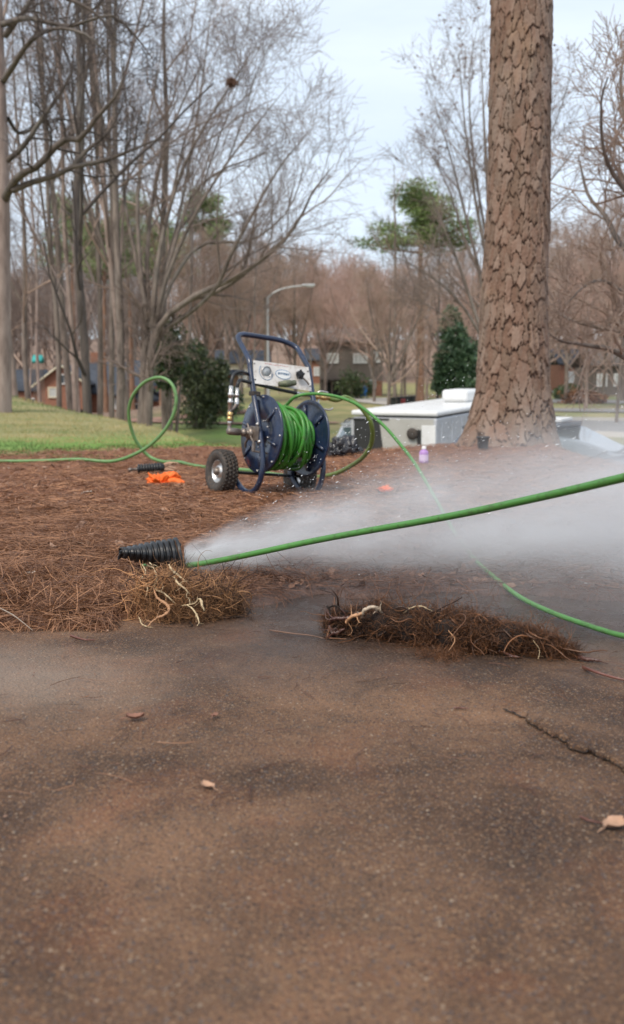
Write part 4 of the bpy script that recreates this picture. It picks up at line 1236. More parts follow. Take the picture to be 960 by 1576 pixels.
def root_log():
    root = empty('root_log', tuple(on_ground(690, 1005)), 0, 'long dark matted log of roots lying diagonally on the wet drive', 'roots')
    org = np.array(root.location)
    path = [(505, 950, 2.66, .030, .026), (530, 957, 2.64, .040, .040), (580, 962, 2.61, .046, .046), (640, 972, 2.56, .050, .050), (700, 984, 2.51, .050, .047), (760, 992, 2.47, .050, .045), (815, 998, 2.44, .044, .038), (855, 1005, 2.42, .030, .026), (886, 1012, 2.40, .012, .010)]
    pts = np.array([tuple(P(*q[:3])) for q in path]) - org
    for i, q in enumerate(path): pts[i, 2] = max(q[4] * .82, .008)
    rw = np.array([q[3] for q in path]); rh = np.array([q[4] for q in path])
    blob_core('soil_core', [(Vector(pts[i]), rw[i] * .86, rh[i] * .86) for i in range(len(path))], M['root_core'], root, .02)
    c = spline(pts, 100)
    f = np.linspace(0, 1, 100)
    rw, rh = np.interp(f, np.linspace(0, 1, len(path)), rw), np.interp(f, np.linspace(0, 1, len(path)), rh)
    T = np.gradient(c, axis=0); T /= np.linalg.norm(T, axis=1)[:, None]
    a = Acc()
    def hairs(n, r0, r1, alongw, N, st, rad, sh, wob, t0=0, t1=99):
        k = rng.integers(t0, t1 + 1, n)
        an = rng.uniform(0, 2 * math.pi, n)
        N_ = np.cross(T[k], [0, 0, 1.0]); N_ /= np.linalg.norm(N_, axis=1)[:, None]; B_ = np.cross(N_, T[k])
        lump = 1 + .9 * fbm(k * .09, np.cos(an) * 1.2 + 5, 1.0, 3, 4)
        rr = (r0 + (r1 - r0) * rng.random(n)) * lump
        g = np.cos(an)[:, None] * N_ + np.sin(an)[:, None] * B_
        s0 = c[k] + (np.cos(an) * rw[k] * rr)[:, None] * N_ + (np.sin(an) * rh[k] * rr)[:, None] * B_
        s0[:, 2] = np.maximum(s0[:, 2], .002)
        d0 = T[k] * (rng.choice([-1, 1], n) * alongw)[:, None] + np.cross(g, T[k]) * rng.normal(size=(n, 1)) + g * rng.normal(size=(n, 1)) * .45 + g * .1
        walk(s0, d0, N, st[0] + rng.random(n) * st[1], wob, rad[0] + rng.random(n) ** 3 * rad[1], np.clip(sh + rng.normal(size=n) * .28, 0, 1), a)
    hairs(9500, .80, 1.02, .9, 8, (.003, .005), (.0003, .0007), .30, .6)
    hairs(1500, .9, 1.15, .9, 10, (.005, .006), (.0004, .0008), .62, .4, 20, 95)
    hairs(450, .95, 1.08, .4, 8, (.003, .004), (.0003, .0005), .40, .35)
    hairs(900, .6, 1.15, .3, 8, (.003, .004), (.0004, .0006), .5, .6, 0, 12)
    hairs(1100, .9, 1.22, .8, 7, (.003, .004), (.0003, .0006), .55, .7, 55, 88)
    n = 110
    k = rng.integers(2, 95, n)
    s0 = c[k] + rng.normal(size=(n, 3)) * [.01, .008, .006] + np.stack([0 * rw[k], -rw[k] * .8, rh[k] * rng.uniform(-.3, .9, n)], 1)
    s0[:, 2] = np.maximum(s0[:, 2], .004)
    walk(s0, T[k] * rng.choice([-1, 1], n)[:, None] + rng.normal(size=(n, 3)) * .5, 12, .006 + rng.random(n) * .008, .30, .0008 + rng.random(n) ** 2 * .0022, np.clip(rng.beta(1.3, 2.2, n), 0, 1), a, 5)
    # loose crumbs in front
    n = 900
    px = np.concatenate([rng.uniform(640, 710, n // 2), rng.normal(690, 12, n // 2)])
    y0 = rng.normal(1004, 6, n)
    s0 = np.array([tuple(on_ground(px[i], y0[i], 0.006)) for i in range(n)]) - org
    walk(s0, rng.normal(size=(n, 3)), 6, np.full(n, .005), .6, .0003 + rng.random(n) ** 3 * .0007, np.clip(.5 + rng.normal(size=n) * .25, 0, 1), a)
    link('root_hairs', a.mesh('root_hairs', M['root_hair_dark'], True, 'shade'), root)['kind'] = 'stuff'
    W_ = lambda *q: [Vector(P(x, y, Y)) - Vector(org) for x, y, Y in q]
    thick = [
        (((506, 960, 2.62), (512, 953, 2.59), (524, 952, 2.58), (538, 950, 2.58), (552, 944, 2.58)), .0058, 'root_red'),
        (((507, 962, 2.61), (510, 972, 2.60), (516, 975, 2.59), (530, 968, 2.59)), .0066, 'root_red'),
        (((532, 958, 2.56), (540, 950, 2.55), (552, 946, 2.55), (566, 940, 2.56)), .0050, 'root_tan'),
        (((556, 950, 2.56), (560, 940, 2.55), (570, 935, 2.55), (582, 937, 2.56), (588, 944, 2.57)), .0050, 'root_ring'),
        (((620, 944, 2.55), (634, 935, 2.54), (648, 933, 2.54), (660, 938, 2.53), (672, 943, 2.53)), .0017, 'root_pale'),
        (((506, 935, 2.62), (516, 932, 2.61), (530, 940, 2.60), (545, 946, 2.60)), .0028, 'root_core'),
        (((503, 932, 2.63), (508, 942, 2.62), (506, 955, 2.61)), .0024, 'root_core'),
        (((768, 1002, 2.43), (790, 1014, 2.40), (800, 1019, 2.39)), .0040, 'root_red'),
        (((880, 1012, 2.40), (900, 1024, 2.37), (915, 1026, 2.36), (925, 1031, 2.35)), .0055, 'root_red'),
        (((690, 970, 2.46), (700, 985, 2.44), (690, 1002, 2.43)), .0018, 'root_tan'),
        (((820, 985, 2.40), (830, 1000, 2.39), (828, 1015, 2.38)), .0012, 'root_pale'),
    ]
    M['root_red'] = simple('dark_red_wet_root', (0.085, 0.035, 0.025), .3, 0, .3, 60, .2)
    M['root_ring'] = simple('pale_grey_brown_root', (0.42, 0.33, 0.24), .45, 0, .45, 50, .2)
    for pts_, rad, mt in thick:
        q = W_(*pts_)
        for p in q: p.z = max(p.z, rad)
        knobbly('thick_root', q, [rad * .8, rad * 1.0, rad * .9, rad * .5], M[mt], root, 8)
root_log()

# ------------------------------------------------------------------ small things on the mulch
# ribbed black grip / nozzle piece
g0 = gpt(232, 729, 0.0)
nz = empty('ribbed_nozzle', tuple(g0 + Vector((0, 0, 0))), R_(8), 'short black ribbed nozzle piece lying behind the orange glove', 'nozzle')
nprof = [(-.10, 0), (-.10, .018)]
for k in range(9):
    x = -.095 + .02 * k
    nprof += [(x, .027), (x + .004, .038), (x + .013, .038), (x + .017, .030)]
nprof += [(.10, .026), (.10, 0)]
lathe_obj('ribbed_body', nprof, (0, 0, .040), (1, 0, .06), M['blackplastic'], nz, 24)
lathe_obj('nozzle_tip', [(-.165, 0), (-.165, .014), (-.14, .016), (-.138, .010), (-.10, .012)], (0, 0, .040), (1, 0, .06), M['dullsteel'], nz, 12)
a = Acc()
r = random.Random(2)
for k in range(9):
    s = Vector((.09, r.uniform(-.02, .02), .05 + r.uniform(-.015, .02)))
    e = s + Vector((r.uniform(.06, .13), r.uniform(-.05, .05), r.uniform(-.045, .02)))
    ribbons(a, np.array([[tuple(s), tuple((s + e) / 2 + Vector((0, 0, .01))), tuple(e)]]), np.array([[.004, .008, .002]]), np.array([[0, .8, .6]]))
link('dry_leaves', a.mesh('dry_leaves', M['leaf_tan'], False), nz)

def crumple(name, px, py, L, Wd, H, mat, label, cat, seed=1, fingers=0, rz=0.0):
    g = gpt(px, py, .004)
    bm = bmesh.new()
    bmesh.ops.create_icosphere(bm, subdivisions=5, radius=1.0)
    r = np.random.default_rng(seed)
    for v in bm.verts:
        x, y, z = v.co
        f = fbm(x * 1.3 + seed, y * 1.3 + z, 1.1, 3, seed)
        rd = abs(fbm(x * 2.2 + z * 1.5, y * 2.2 - z + seed, 1.4, 4, seed + 3))
        k = 1 + .9 * f - 1.1 * rd + .25 * abs(math.sin(9 * x + 5 * y * (1 + f)))
        v.co = Vector((x * L * k, y * Wd * k, max(-.1, (z * .9 + .75)) * H * k * .75))
    me = bpy.data.meshes.new(name)
    for f in bm.faces: f.smooth = True
    bm.to_mesh(me); bm.free(); me.materials.append(mat)
    o = link(name, me); o.location = g; o.rotation_euler = (0, 0, rz)
    tag(o, label, cat)
    for k in range(fingers):
        t = k / max(1, fingers - 1) - .5
        y0 = t * Wd * 1.1
        tube_obj('finger', [(L * .55, y0, H * .35), (L * .95, y0 + .01, H * .45), (L * (1.35 + .2 * math.sin(k * 2)), y0 * 1.3, H * .18)], [H * .34, H * .36, H * .22], mat, o, 10)
    return o
crumple('rubber_glove', 246, 746, .105, .055, .062, M['orange'], 'crumpled bright orange glove on the mulch left of the reel wheel', 'glove', 4, 4, .05)
crumple('orange_rag', 592, 757, .042, .03, .022, M['orange'], 'small flat orange rag scrap on the mulch right of the reel', 'rag', 9, 0, -.2)
o = crumple('bin_bag', 530, 700, .15, .12, .115, M['bag'], 'slumped black bin bag on the bank right behind the reel', 'bin bag', 6)
o.location = Vector(P(520, 699, 9.3)); o.location.z -= .03
o = crumple('bin_bag', 548, 702, .09, .08, .05, M['bag'], 'smaller flattened black bin bag beside the trailer corner', 'bin bag', 8)
o.location = Vector(P(549, 698, 9.35)); o.location.z -= .02

bt = empty('purple_bottle', tuple(gpt(652, 714, -.004)), 0, 'small purple plastic bottle with white cap standing on the mulch', 'bottle')
lathe_obj('bottle_body', [(0, 0), (.0, .034), (.006, .039), (.05, .038), (.095, .039), (.112, .030), (.120, .016), (.128, .015)], (0, 0, 0), (0, 0, 1), M['purple'], bt, 28)
lathe_obj('bottle_cap', [(.124, .0185), (.148, .0175), (.150, 0)], (0, 0, 0), (0, 0, 1), M['whitecap'], bt, 20)
lathe_obj('bottle_label', [(.028, .0395), (.078, .0393)], (0, 0, 0), (0, 0, 1), M['label'], bt, 28)

pt_ = empty('black_pot', tuple(Vector(P(743, 688, 9.15))), 0, 'small black plastic pot against the foot of the big pine', 'pot')
lathe_obj('pot_wall', [(-.02, .0), (-.02, .047), (.07, .055), (.072, .062), (.088, .062), (.088, .055), (.02, .046), (.018, 0)], (0, 0, .01), (0, 0, 1), M['blackplastic'], pt_, 24)

# ------------------------------------------------------------------ water spray
sprO = Vector(P(284, 857, 3.42)); sprE = Vector(P(960, 800, 3.6))
ax = (sprE - sprO).normalized()
rot = ax.to_track_quat('X', 'Z').to_matrix().to_4x4()
Ls = 2.9
nrg, nsd = 30, 24
rr_ = lambda x: .046 + .330 * x ** .85
VV = []
for i in range(nrg):
    x = Ls * (i / (nrg - 1)) ** 1.5
    for j in range(nsd):
        t = 2 * math.pi * j / nsd
        VV.append((x, rr_(x) * math.cos(t) * 1.0, rr_(x) * math.sin(t)))
VV.append((0, 0, 0)); VV.append((Ls, 0, 0))
Fq = [[i * nsd + j, i * nsd + (j + 1) % nsd, (i + 1) * nsd + (j + 1) % nsd, (i + 1) * nsd + j] for i in range(nrg - 1) for j in range(nsd)]
Ft = [[nrg * nsd, (j + 1) % nsd, j] for j in range(nsd)] + [[nrg * nsd + 1, (nrg - 1) * nsd + j, (nrg - 1) * nsd + (j + 1) % nsd] for j in range(nsd)]
t = NT('fine_water_spray')
co = t.coord('Object')
sep = t.n('ShaderNodeSeparateXYZ'); t.l(co, sep.inputs[0])
x, y, z = sep.outputs
rad = t.math('SQRT', t.math('ADD', t.math('MULTIPLY', y, y), t.math('MULTIPLY', z, z)))
xr = t.math('POWER', t.math('MAXIMUM', x, 0.001), 0.85)
R1 = t.math('MULTIPLY_ADD', xr, 0.330, 0.046)
rho = t.math('DIVIDE', rad, R1)
# streaks: noise in cone coordinates (angle-like y/R, z/R), slow along x
cx_ = t.n('ShaderNodeCombineXYZ')
t.l(t.math('MULTIPLY', t.math('POWER', t.math('MAXIMUM', x, 0.001), .5), 1.6), cx_.inputs[0]); t.l(t.math('DIVIDE', y, R1), cx_.inputs[1]); t.l(t.math('DIVIDE', z, R1), cx_.inputs[2])
st = t.noise(cx_.outputs[0], 3.2, 4, .6, .3)
st2 = t.noise(co, 5.5, 4, .6)
core = t.math('POWER', 2.718, t.math('MULTIPLY', t.math('MULTIPLY', rho, rho), -3.6))
halo = t.math('MULTIPLY', t.ramp(rho, [(0.35, 1), (0.95, 0)]), 0.16)
prf = t.math('ADD', core, halo)
inv = t.math('POWER', t.math('ADD', x, 0.12), -1.42)
den = t.math('MULTIPLY', t.math('MULTIPLY', prf, inv), 7.4)
den = t.math('MULTIPLY', den, t.ramp(st, [(0.38, 0.10), (0.62, 1.1)]))
den = t.math('MULTIPLY', den, t.ramp(st2, [(0.34, 0.35), (0.62, 1.0)]))
wz = t.math('ADD', t.math('MULTIPLY_ADD', x, float(ax.z), float(sprO.z)), z)
den = t.math('MULTIPLY', den, t.math('MAXIMUM', t.ramp(wz, [(0.0, 0.12), (0.15, 1.0)]), t.ramp(x, [(0.12, 1.0), (0.55, 0.0)])))
pv = t.n('ShaderNodeVolumePrincipled')
pv.inputs['Color'].default_value = (0.99, 0.99, 0.995, 1)
pv.inputs['Anisotropy'].default_value = 0.2
t.l(den, pv.inputs['Density'])
t.l(pv.outputs[0], t.out.inputs['Volume'])
t.m.cycles.volume_step_rate = 0.25
me = np_mesh('water_spray', np.array(VV), [np.array(Fq), np.array(Ft)], t.m)
sprj = link('water_spray', me); sprj.matrix_world = Matrix.Translation(sprO) @ rot
tag(sprj, 'fan of white water mist blowing out of the black pipe across the drive edge', 'spray', kind='stuff')

# low mist drifting over the wet ground
t = NT('drifting_mist'); co = t.coord('Object')
ln = t.n('ShaderNodeVectorMath', operation='LENGTH'); t.l(co, ln.inputs[0])
dn = t.math('MULTIPLY', t.ramp(ln.outputs['Value'], [(0.15, 1), (0.98, 0)], 'EASE'), t.ramp(t.noise(co, 2.6, 4, .6), [(0.36, 0.3), (0.62, 1)]))
pv = t.n('ShaderNodeVolumePrincipled'); pv.inputs['Color'].default_value = (0.98, 0.985, 0.995, 1); pv.inputs['Anisotropy'].default_value = 0.2
t.l(t.math('MULTIPLY', dn, 1.45), pv.inputs['Density']); t.l(pv.outputs[0], t.out.inputs['Volume'])
t.m.cycles.volume_step_rate = 0.5
bm = bmesh.new(); bmesh.ops.create_icosphere(bm, subdivisions=4, radius=1.0)
me = bpy.data.meshes.new('drifting_mist'); bm.to_mesh(me); bm.free(); me.materials.append(t.m)
o = link('drifting_mist', me); o.location = (1.45, 3.45, .14); o.scale = (1.75, 1.35, .50)
tag(o, 'thin low mist hanging over the wet ground beyond the root log', 'mist', kind='stuff')

# flying droplets
M['drop'] = NT('water_drops').pbsdf((0.80, 0.82, 0.85), 0.12, 0, None, Specular_IOR_Level=0.8)
icov = []
bm = bmesh.new(); bmesh.ops.create_icosphere(bm, subdivisions=1, radius=1); bm.verts.ensure_lookup_table()
iv = np.array([tuple(v.co) for v in bm.verts]); fi = np.array([[v.index for v in f.verts] for f in bm.faces]); bm.free()
def drops(n, pos, s0, s1, stretch, dirv):
    s = s0 + (s1 - s0) * rng.random(n) ** 4
    d = dirv / np.linalg.norm(dirv, axis=1)[:, None]
    V0 = iv[None] * s[:, None, None]
    al = (V0 @ d[:, :, None])
    V0 = V0 + al * d[:, None, :] * (rng.random(n) * stretch)[:, None, None]
    V0 = V0 + pos[:, None, :]
    F0 = fi[None] + (np.arange(n) * len(iv))[:, None, None]
    return V0.reshape(-1, 3), F0.reshape(-1, 3)
a = Acc()
n = 900
xx = rng.random(n) ** .8 * 1.7 + .03
th = rng.normal(size=n) * 1.0 + math.pi / 2
ra = (.45 + .6 * rng.random(n)) * rr_(xx) * .95
pos = np.array(sprO) + np.outer(xx, np.array(ax)) + np.outer(ra * np.cos(th), np.array([0, 1.0, 0])) + np.outer(ra * np.sin(th), np.array([0, 0, 1.0]))
ok = pos[:, 2] > .005
a.add(*drops(ok.sum(), pos[ok], .0004, .0014, 6.0, (pos - np.array(sprO))[ok]))
n = 300     # close to the upper rim of the plume, where the drops part
xx = rng.random(n) * .75 + .25
pos = np.array(sprO) + np.outer(xx, np.array(ax)) + np.stack([0 * xx, rng.normal(size=n) * .06, (.20 + .34 * (xx - .25)) * (.6 + .75 * rng.random(n))], 1)
a.add(*drops(n, pos, .0005, .0016, 4.0, pos - np.array(sprO)))
n = 35     # splashes around the reel skids
pos = np.stack([rng.uniform(-.35, .35, n), rng.uniform(5.2, 6.2, n), np.abs(rng.normal(size=n)) * .22 + .01], 1)
a.add(*drops(n, pos, .0004, .0014, 3.0, rng.normal(size=(n, 3))))
tag(link('water_droplets', a.mesh('water_droplets', M['drop'])), 'scattered white water drops flying off the upper side of the spray', 'droplets', kind='stuff')

# ------------------------------------------------------------------ big pine in the middle distance
def big_pine():
    Yp = 9.75
    rows = [(-420, 811, 45), (-200, 808, 45.5), (0, 803, 46), (150, 800, 46), (300, 798.5, 46.5), (450, 791, 49), (540, 789.5, 52), (600, 788, 55.5), (640, 785.5, 63), (665, 782, 70), (685, 779, 78), (705, 778, 86), (722, 778, 92)]
    pts = [(P(c, y, Yp), r) for y, c, r in rows][::-1]
    base = Vector((pts[1][0].x, Yp, 0))
    zz = np.array([p.z for p, _ in pts]); xx = np.array([p.x for p, _ in pts])
    sc = [(P(c + r, y, Yp) - P(c, y, Yp)).x for y, c, r in rows][::-1]
    root = empty('pine_tree', (float(base.x), Yp, 0), 0, 'huge pine trunk with thick plated reddish bark rising beside the white trailer', 'tree')
    hs = np.concatenate([np.arange(-.15, 5.4, .0105), np.arange(5.4, 16, .08)])
    nt = 330
    th = np.linspace(0, 2 * math.pi, nt, endpoint=False)
    zt = zz - 0
    cxh = np.interp(hs, zt, xx); rh = np.interp(hs, zt, sc)
    ext = hs > zt[-1]
    cxh[ext] = xx[-1] + (hs[ext] - zt[-1]) * .01
    rh[ext] = np.maximum(.10, sc[-1] * (1 - (hs[ext] - zt[-1]) * .035))
    TH, HH = np.meshgrid(th, hs)
    NC = 27; rowh = .20
    u = TH / (2 * math.pi) * NC; v = HH / rowh
    # warp
    wob = lambda s, k: fbm(np.cos(TH) * 2.2 + 5, HH * 2.4 + np.sin(TH) * 2.2, s, 3, k)
    u2 = u + 1.0 * wob(1.6, 1) + .30 * fbm(np.cos(TH) * 9, HH * 11 + np.sin(TH) * 9, 1, 3, 8) + .16 * fbm(np.cos(TH) * 26, HH * 34 + np.sin(TH) * 26, 1, 2, 18); v2 = v + .8 * wob(1.8, 4) + .24 * fbm(np.sin(TH) * 9, HH * 11 + np.cos(TH) * 9, 1, 3, 12) + .14 * fbm(np.sin(TH) * 26, HH * 34 + np.cos(TH) * 26, 1, 2, 22)
    r2 = np.random.default_rng(21)
    NR = int(20 / rowh) + 6
    jx, jy, jh = r2.random((NC, NR)), r2.random((NC, NR)), r2.random((NC, NR))
    ui, vi = np.floor(u2).astype(int), np.floor(v2).astype(int)
    F1 = np.full(u.shape, 9.0); F2 = np.full(u.shape, 9.0); idh = np.zeros(u.shape); cy_ = np.zeros(u.shape)
    for di in (-1, 0, 1):
        for dj in (-1, 0, 1):
            a_, b_ = ui + di, vi + dj
            am, bm_ = a_ % NC, np.clip(b_ + 3, 0, NR - 1)
            dx = (a_ + .5 + (jx[am, bm_] - .5) * .8) - u2
            dy = (b_ + .5 + (jy[am, bm_] - .5) * .9) - v2
            d = np.sqrt(dx * dx + dy * dy)
            new = d < F1
            F2 = np.where(new, F1, np.minimum(F2, d))
            idh = np.where(new, jh[am, bm_], idh); cy_ = np.where(new, dy, cy_)
            F1 = np.where(new, d, F1)
    gap = F2 - F1
    plate = sstep(.0, .085, gap)
    flake = fbm(np.cos(TH) * 6 + idh * 7, HH * 5 + np.sin(TH) * 6 + idh * 5, 1.0, 3, 6)
    steps = np.floor((flake + .5) * 7) / 7
    fine = fbm(TH * 22, HH * 60, 1.0, 3, 2)
    # bark: deep fissures, plates at several heights, thin shed layers
    disp = -.014 * (1 - plate) + .012 * (idh - .5) * plate + .012 * steps * plate + .005 * fine + .010 * cy_ * plate
    flute = .0 + .05 * sstep(.9, -.05, HH) * np.cos(TH * 5 + 1.3 + HH * .8) + .025 * sstep(.5, 0, HH) * np.cos(TH * 9)
    rad = rh[:, None] + disp + flute * rh[:, None]
    VV = np.stack([cxh[:, None] + rad * np.cos(TH) - base.x, rad * np.sin(TH), HH], 2).reshape(-1, 3)
    i_ = np.arange(len(hs) - 1)[:, None] * nt; j_ = np.arange(nt)[None, :]
    F_ = np.stack([i_ + j_, i_ + (j_ + 1) % nt, i_ + nt + (j_ + 1) % nt, i_ + nt + j_], 2).reshape(-1, 4)
    t = NT('plated_pine_bark'); co = t.coord()
    pid, pl, ly = t.attr('plate_id'), t.attr('plate'), t.attr('layer')
    c = t.mix(t.noise(co, 9, 6, .7), (0.10, 0.062, 0.041), (0.235, 0.155, 0.108))
    c = t.mix(t.ramp(pid, [(.15, 0.0), (.9, .7)]), c, (0.29, 0.20, 0.15))
    c = t.mix(t.ramp(ly, [(.35, .45), (.6, 0)]), c, (0.19, 0.10, 0.065))
    c = t.mix(t.ramp(t.noise(t.coord('Object', (1, 1, .6)), 2.3, 4), [(.58, 0), (.72, .4)]), c, (0.38, 0.235, 0.12))
    c = t.mix(t.ramp(t.noise(co, 26, 5, .7), [(.52, 0), (.74, .45)]), c, (0.31, 0.24, 0.185))
    c = t.mix(t.ramp(t.noise(t.coord('Object', (1, 1, .5)), 1.4, 5, .7), [(.48, 0), (.64, .38)]), c, (0.27, 0.24, 0.205))
    c = t.mix(t.ramp(pl, [(.25, .95), (.95, 0)]), c, (0.040, 0.022, 0.015))
    mt = t.pbsdf(c, .92, 0, t.bump(t.noise(t.coord('Object', (1, 1, .5)), 55, 6, .7), .5, .012))
    me = np_mesh('trunk', VV, F_, mt)
    attr(me, 'plate_id', idh.ravel()); attr(me, 'plate', plate.ravel()); attr(me, 'layer', (flake + .5).ravel())
    link('trunk', me, root)
    # limbs and needle tufts far above the picture
    a = Acc(); tips = []
    r = np.random.default_rng(5)
    for k in range(16):
        h = 11 + k * .33; an = r.uniform(0, 6.28); L = r.uniform(1.5, 3.2)
        p0 = np.array([cxh[-1] - base.x, 0, h]); d = np.array([math.cos(an), math.sin(an), .25])
        q = spline([p0, p0 + d * L * .5, p0 + d * L + [0, 0, .3]], 8)
        sweep(a, q, np.linspace(.06, .015, 8), 6); tips += [q[4], q[5], q[6], q[7]]
    link('limbs', a.mesh('limbs', M['straw_bark']), root)
    a = Acc()
    n = 60 * len(tips)
    cc = np.repeat(np.array(tips), 60, 0) + r.normal(size=(n, 3)) * .22
    d = r.normal(size=(n, 3)); d /= np.linalg.norm(d, axis=1)[:, None]
    ribbons(a, np.stack([cc, cc + d * .17], 1), np.tile([.006, .002], (n, 1)), np.cross(d, [0.3, .2, 1]), r.random(n))
    link('crown', a.mesh('crown', M['needles_pine'], False, 'shade'), root)['kind'] = 'stuff'
big_pine()

# ------------------------------------------------------------------ bare trees
def resample(lines, N):
    Pb, Rb = [], []
    for pts, r in lines:
        Pb.append(spline(pts, N))
        Rb.append(np.interp(np.linspace(0, 1, N), np.linspace(0, 1, len(r)), r))
    return np.array(Pb), np.array(Rb)

def grow(Pb, Rb, m, t0, t1, ang, lr, rr, N, up, wob, rg, lmin=.05, lscale=None, taper=.35):
    B, NP, _ = Pb.shape
    L = np.linalg.norm(np.diff(Pb, axis=1), axis=2).sum(1)
    k = np.repeat(np.arange(B), m)
    n = len(k)
    t = t0 + (t1 - t0) * ((np.tile(np.arange(m), B) + rg.random(n)) / m)
    x = t * (NP - 1); i = np.minimum(x.astype(int), NP - 2); f = (x - i)[:, None]
    s = Pb[k, i] * (1 - f) + Pb[k, i + 1] * f
    T = Pb[k, i + 1] - Pb[k, i]; T /= np.linalg.norm(T, axis=1)[:, None] + 1e-9
    pr = Rb[k, i] * (1 - f[:, 0]) + Rb[k, i + 1] * f[:, 0]
    g = rg.normal(size=(n, 3)); g -= T * (g * T).sum(1)[:, None]; g /= np.linalg.norm(g, axis=1)[:, None]
    an = (ang[0] + (ang[1] - ang[0]) * rg.random(n))[:, None]
    d = T * np.cos(an) + g * np.sin(an)
    Ln = L[k] * lr * (1.15 - .75 * t) * (.6 + .8 * rg.random(n)) + lmin
    if lscale is not None: Ln = np.maximum(Ln, lscale)
    r0 = pr * rr * (.7 + .5 * rg.random(n))
    out = np.zeros((n, N, 3)); out[:, 0] = s
    for q in range(1, N):
        d = d + rg.normal(size=(n, 3)) * wob + np.array([0, 0, up])
        d /= np.linalg.norm(d, axis=1)[:, None]
        out[:, q] = out[:, q - 1] + d * (Ln / (N - 1))[:, None]
    R = r0[:, None] * np.linspace(1, taper, N)[None, :]
    return out, R

def tree_meshes(name, lines, seed, levels, barkm, twigm, rmin=.003, trunk_sides=9, wobt=0.0):
    rg = np.random.default_rng(seed)
    Pb, Rb = resample(lines, 16)
    a = Acc(); batch_tubes(a, Pb, Rb, trunk_sides)
    trunk = a.mesh('trunk', barkm)
    b = Acc()
    for (m, t0, t1, ang, lr, rr, N, up, wob, k, lmin) in levels:
        Pb, Rb = grow(Pb, Rb, m, t0, t1, ang, lr, rr, N, up, wob, rg, lmin)
        Rb = np.maximum(Rb, rmin)
        batch_tubes(b, Pb, Rb, k)
    crown = b.mesh('branches', twigm)
    return trunk, crown

def place_tree(meshes, name, loc, rz, sc, label, group=None, cat='tree', third=None):
    root = empty(name, loc, rz, label, cat, group)
    root.scale = (sc[0], sc[0], sc[1]) if hasattr(sc, '__len__') else (sc,) * 3
    link('trunk', meshes[0], root)
    c = link('crown', meshes[1], root); c['kind'] = 'stuff'
    return root

# generic tall forest trees, ascending slender limbs -----------------------------
def forest_lines(H, r, seed, fork=0.35, forks=2, spread=.22):
    rg = random.Random(seed)
    lean = Vector((rg.uniform(-.05, .05), rg.uniform(-.05, .05), 1))
    pts = [Vector((0, 0, -1.2)), Vector((0, 0, 0))]
    for k in range(1, 6):
        pts.append(Vector((lean.x * H * k / 5 + rg.uniform(-.14, .14), lean.y * H * k / 5 + rg.uniform(-.1, .1), H * k / 5)))
    L = [(pts, [r * 1.25, r * 1.1, r * .95, r * .8, r * .62, r * .4, r * .12])]
    for k in range(forks):
        f = fork + .12 * k + rg.uniform(0, .06)
        x = f * 5
        i = 1 + int(x); q = pts[i] + (pts[i + 1] - pts[i]) * (x - int(x)) if i + 1 < len(pts) else pts[-1]
        an = rg.uniform(0, 6.28)
        d = Vector((math.cos(an) * spread, math.sin(an) * spread, 1))
        Lk = H * (1 - f) * .95
        L.append(([q, q + Vector((d.x * 1.7, d.y * 1.7, 1)) * Lk * .22, q + Vector((d.x * 1.4, d.y * 1.4, 1)) * Lk * .6, q + Vector((d.x * 1.2, d.y * 1.2, 1)) * Lk], [r * .5, r * .42, r * .28, r * .06]))
    return L
LV_tall = [(10, .30, .97, (.45, .95), .30, .42, 8, .05, .13, 5, .5), (6, .15, .98, (.5, 1.05), .42, .50, 6, .02, .18, 4, .3), (6, .15, 1.0, (.5, 1.1), .42, .55, 5, .01, .2, 3, .22)]
forest = {}
for k in range(5):
    forest[k] = tree_meshes('f', forest_lines(17 + k * .6, .082 + .015 * (k % 3), 30 + k, .30 + .07 * (k % 3), 1 + k % 3), 50 + k, LV_tall, M['bark_grey'] if k % 2 == 0 else M['bark_pink'], M['twig_grey'], .0045)
thin = {}
for k in range(3):
    thin[k] = tree_meshes('t', forest_lines(12 + k, .075 + .015 * k, 80 + k, .3, 1, .3), 90 + k, [(10, .2, .97, (.5, 1.1), .24, .5, 6, .08, .18, 4, .3), (6, .15, .98, (.4, 1.0), .4, .6, 5, .05, .2, 3, .2), (4, .2, 1.0, (.3, .9), .4, .6, 4, .05, .2, 3, .15)], M['bark_dark'] if k == 1 else M['bark_grey'], M['twig_dark'] if k == 1 else M['twig_brown'], .005)
# broad crowned budding trees (pinkish)
def broad_lines(H, r, seed, n=6, spread=.5, fk=.22):
    rg = random.Random(seed)
    L = [([Vector((0, 0, -1)), Vector((0, 0, 0)), Vector((.05, 0, H * fk)), Vector((0.1, 0.1, H * .45)), Vector((.1, 0, H * .9))], [r * 1.2, r, r * .85, r * .45, r * .08])]
    for k in range(n):
        an = k * 2.4 + rg.uniform(-.4, .4)
        h0 = H * (fk * .8 + .2 * k / n)
        s = spread * rg.uniform(.6, 1.15)
        q = Vector((.05, 0, h0)); Lk = (H - h0) * rg.uniform(.8, 1.0)
        dx, dy = math.cos(an) * s, math.sin(an) * s
        L.append(([q, q + Vector((dx * Lk * .35, dy * Lk * .35, Lk * .22)), q + Vector((dx * Lk * .75, dy * Lk * .75, Lk * .6)), q + Vector((dx * Lk, dy * Lk, Lk))], [r * .5, r * .42, r * .26, r * .06]))
    return L
LV_broad = [(10, .25, .97, (.4, .95), .34, .46, 6, .05, .16, 4, .3), (8, .15, .98, (.4, 1.0), .42, .5, 5, .03, .18, 3, .25), (8, .15, 1.0, (.3, .9), .42, .6, 4, .04, .2, 3, .2)]
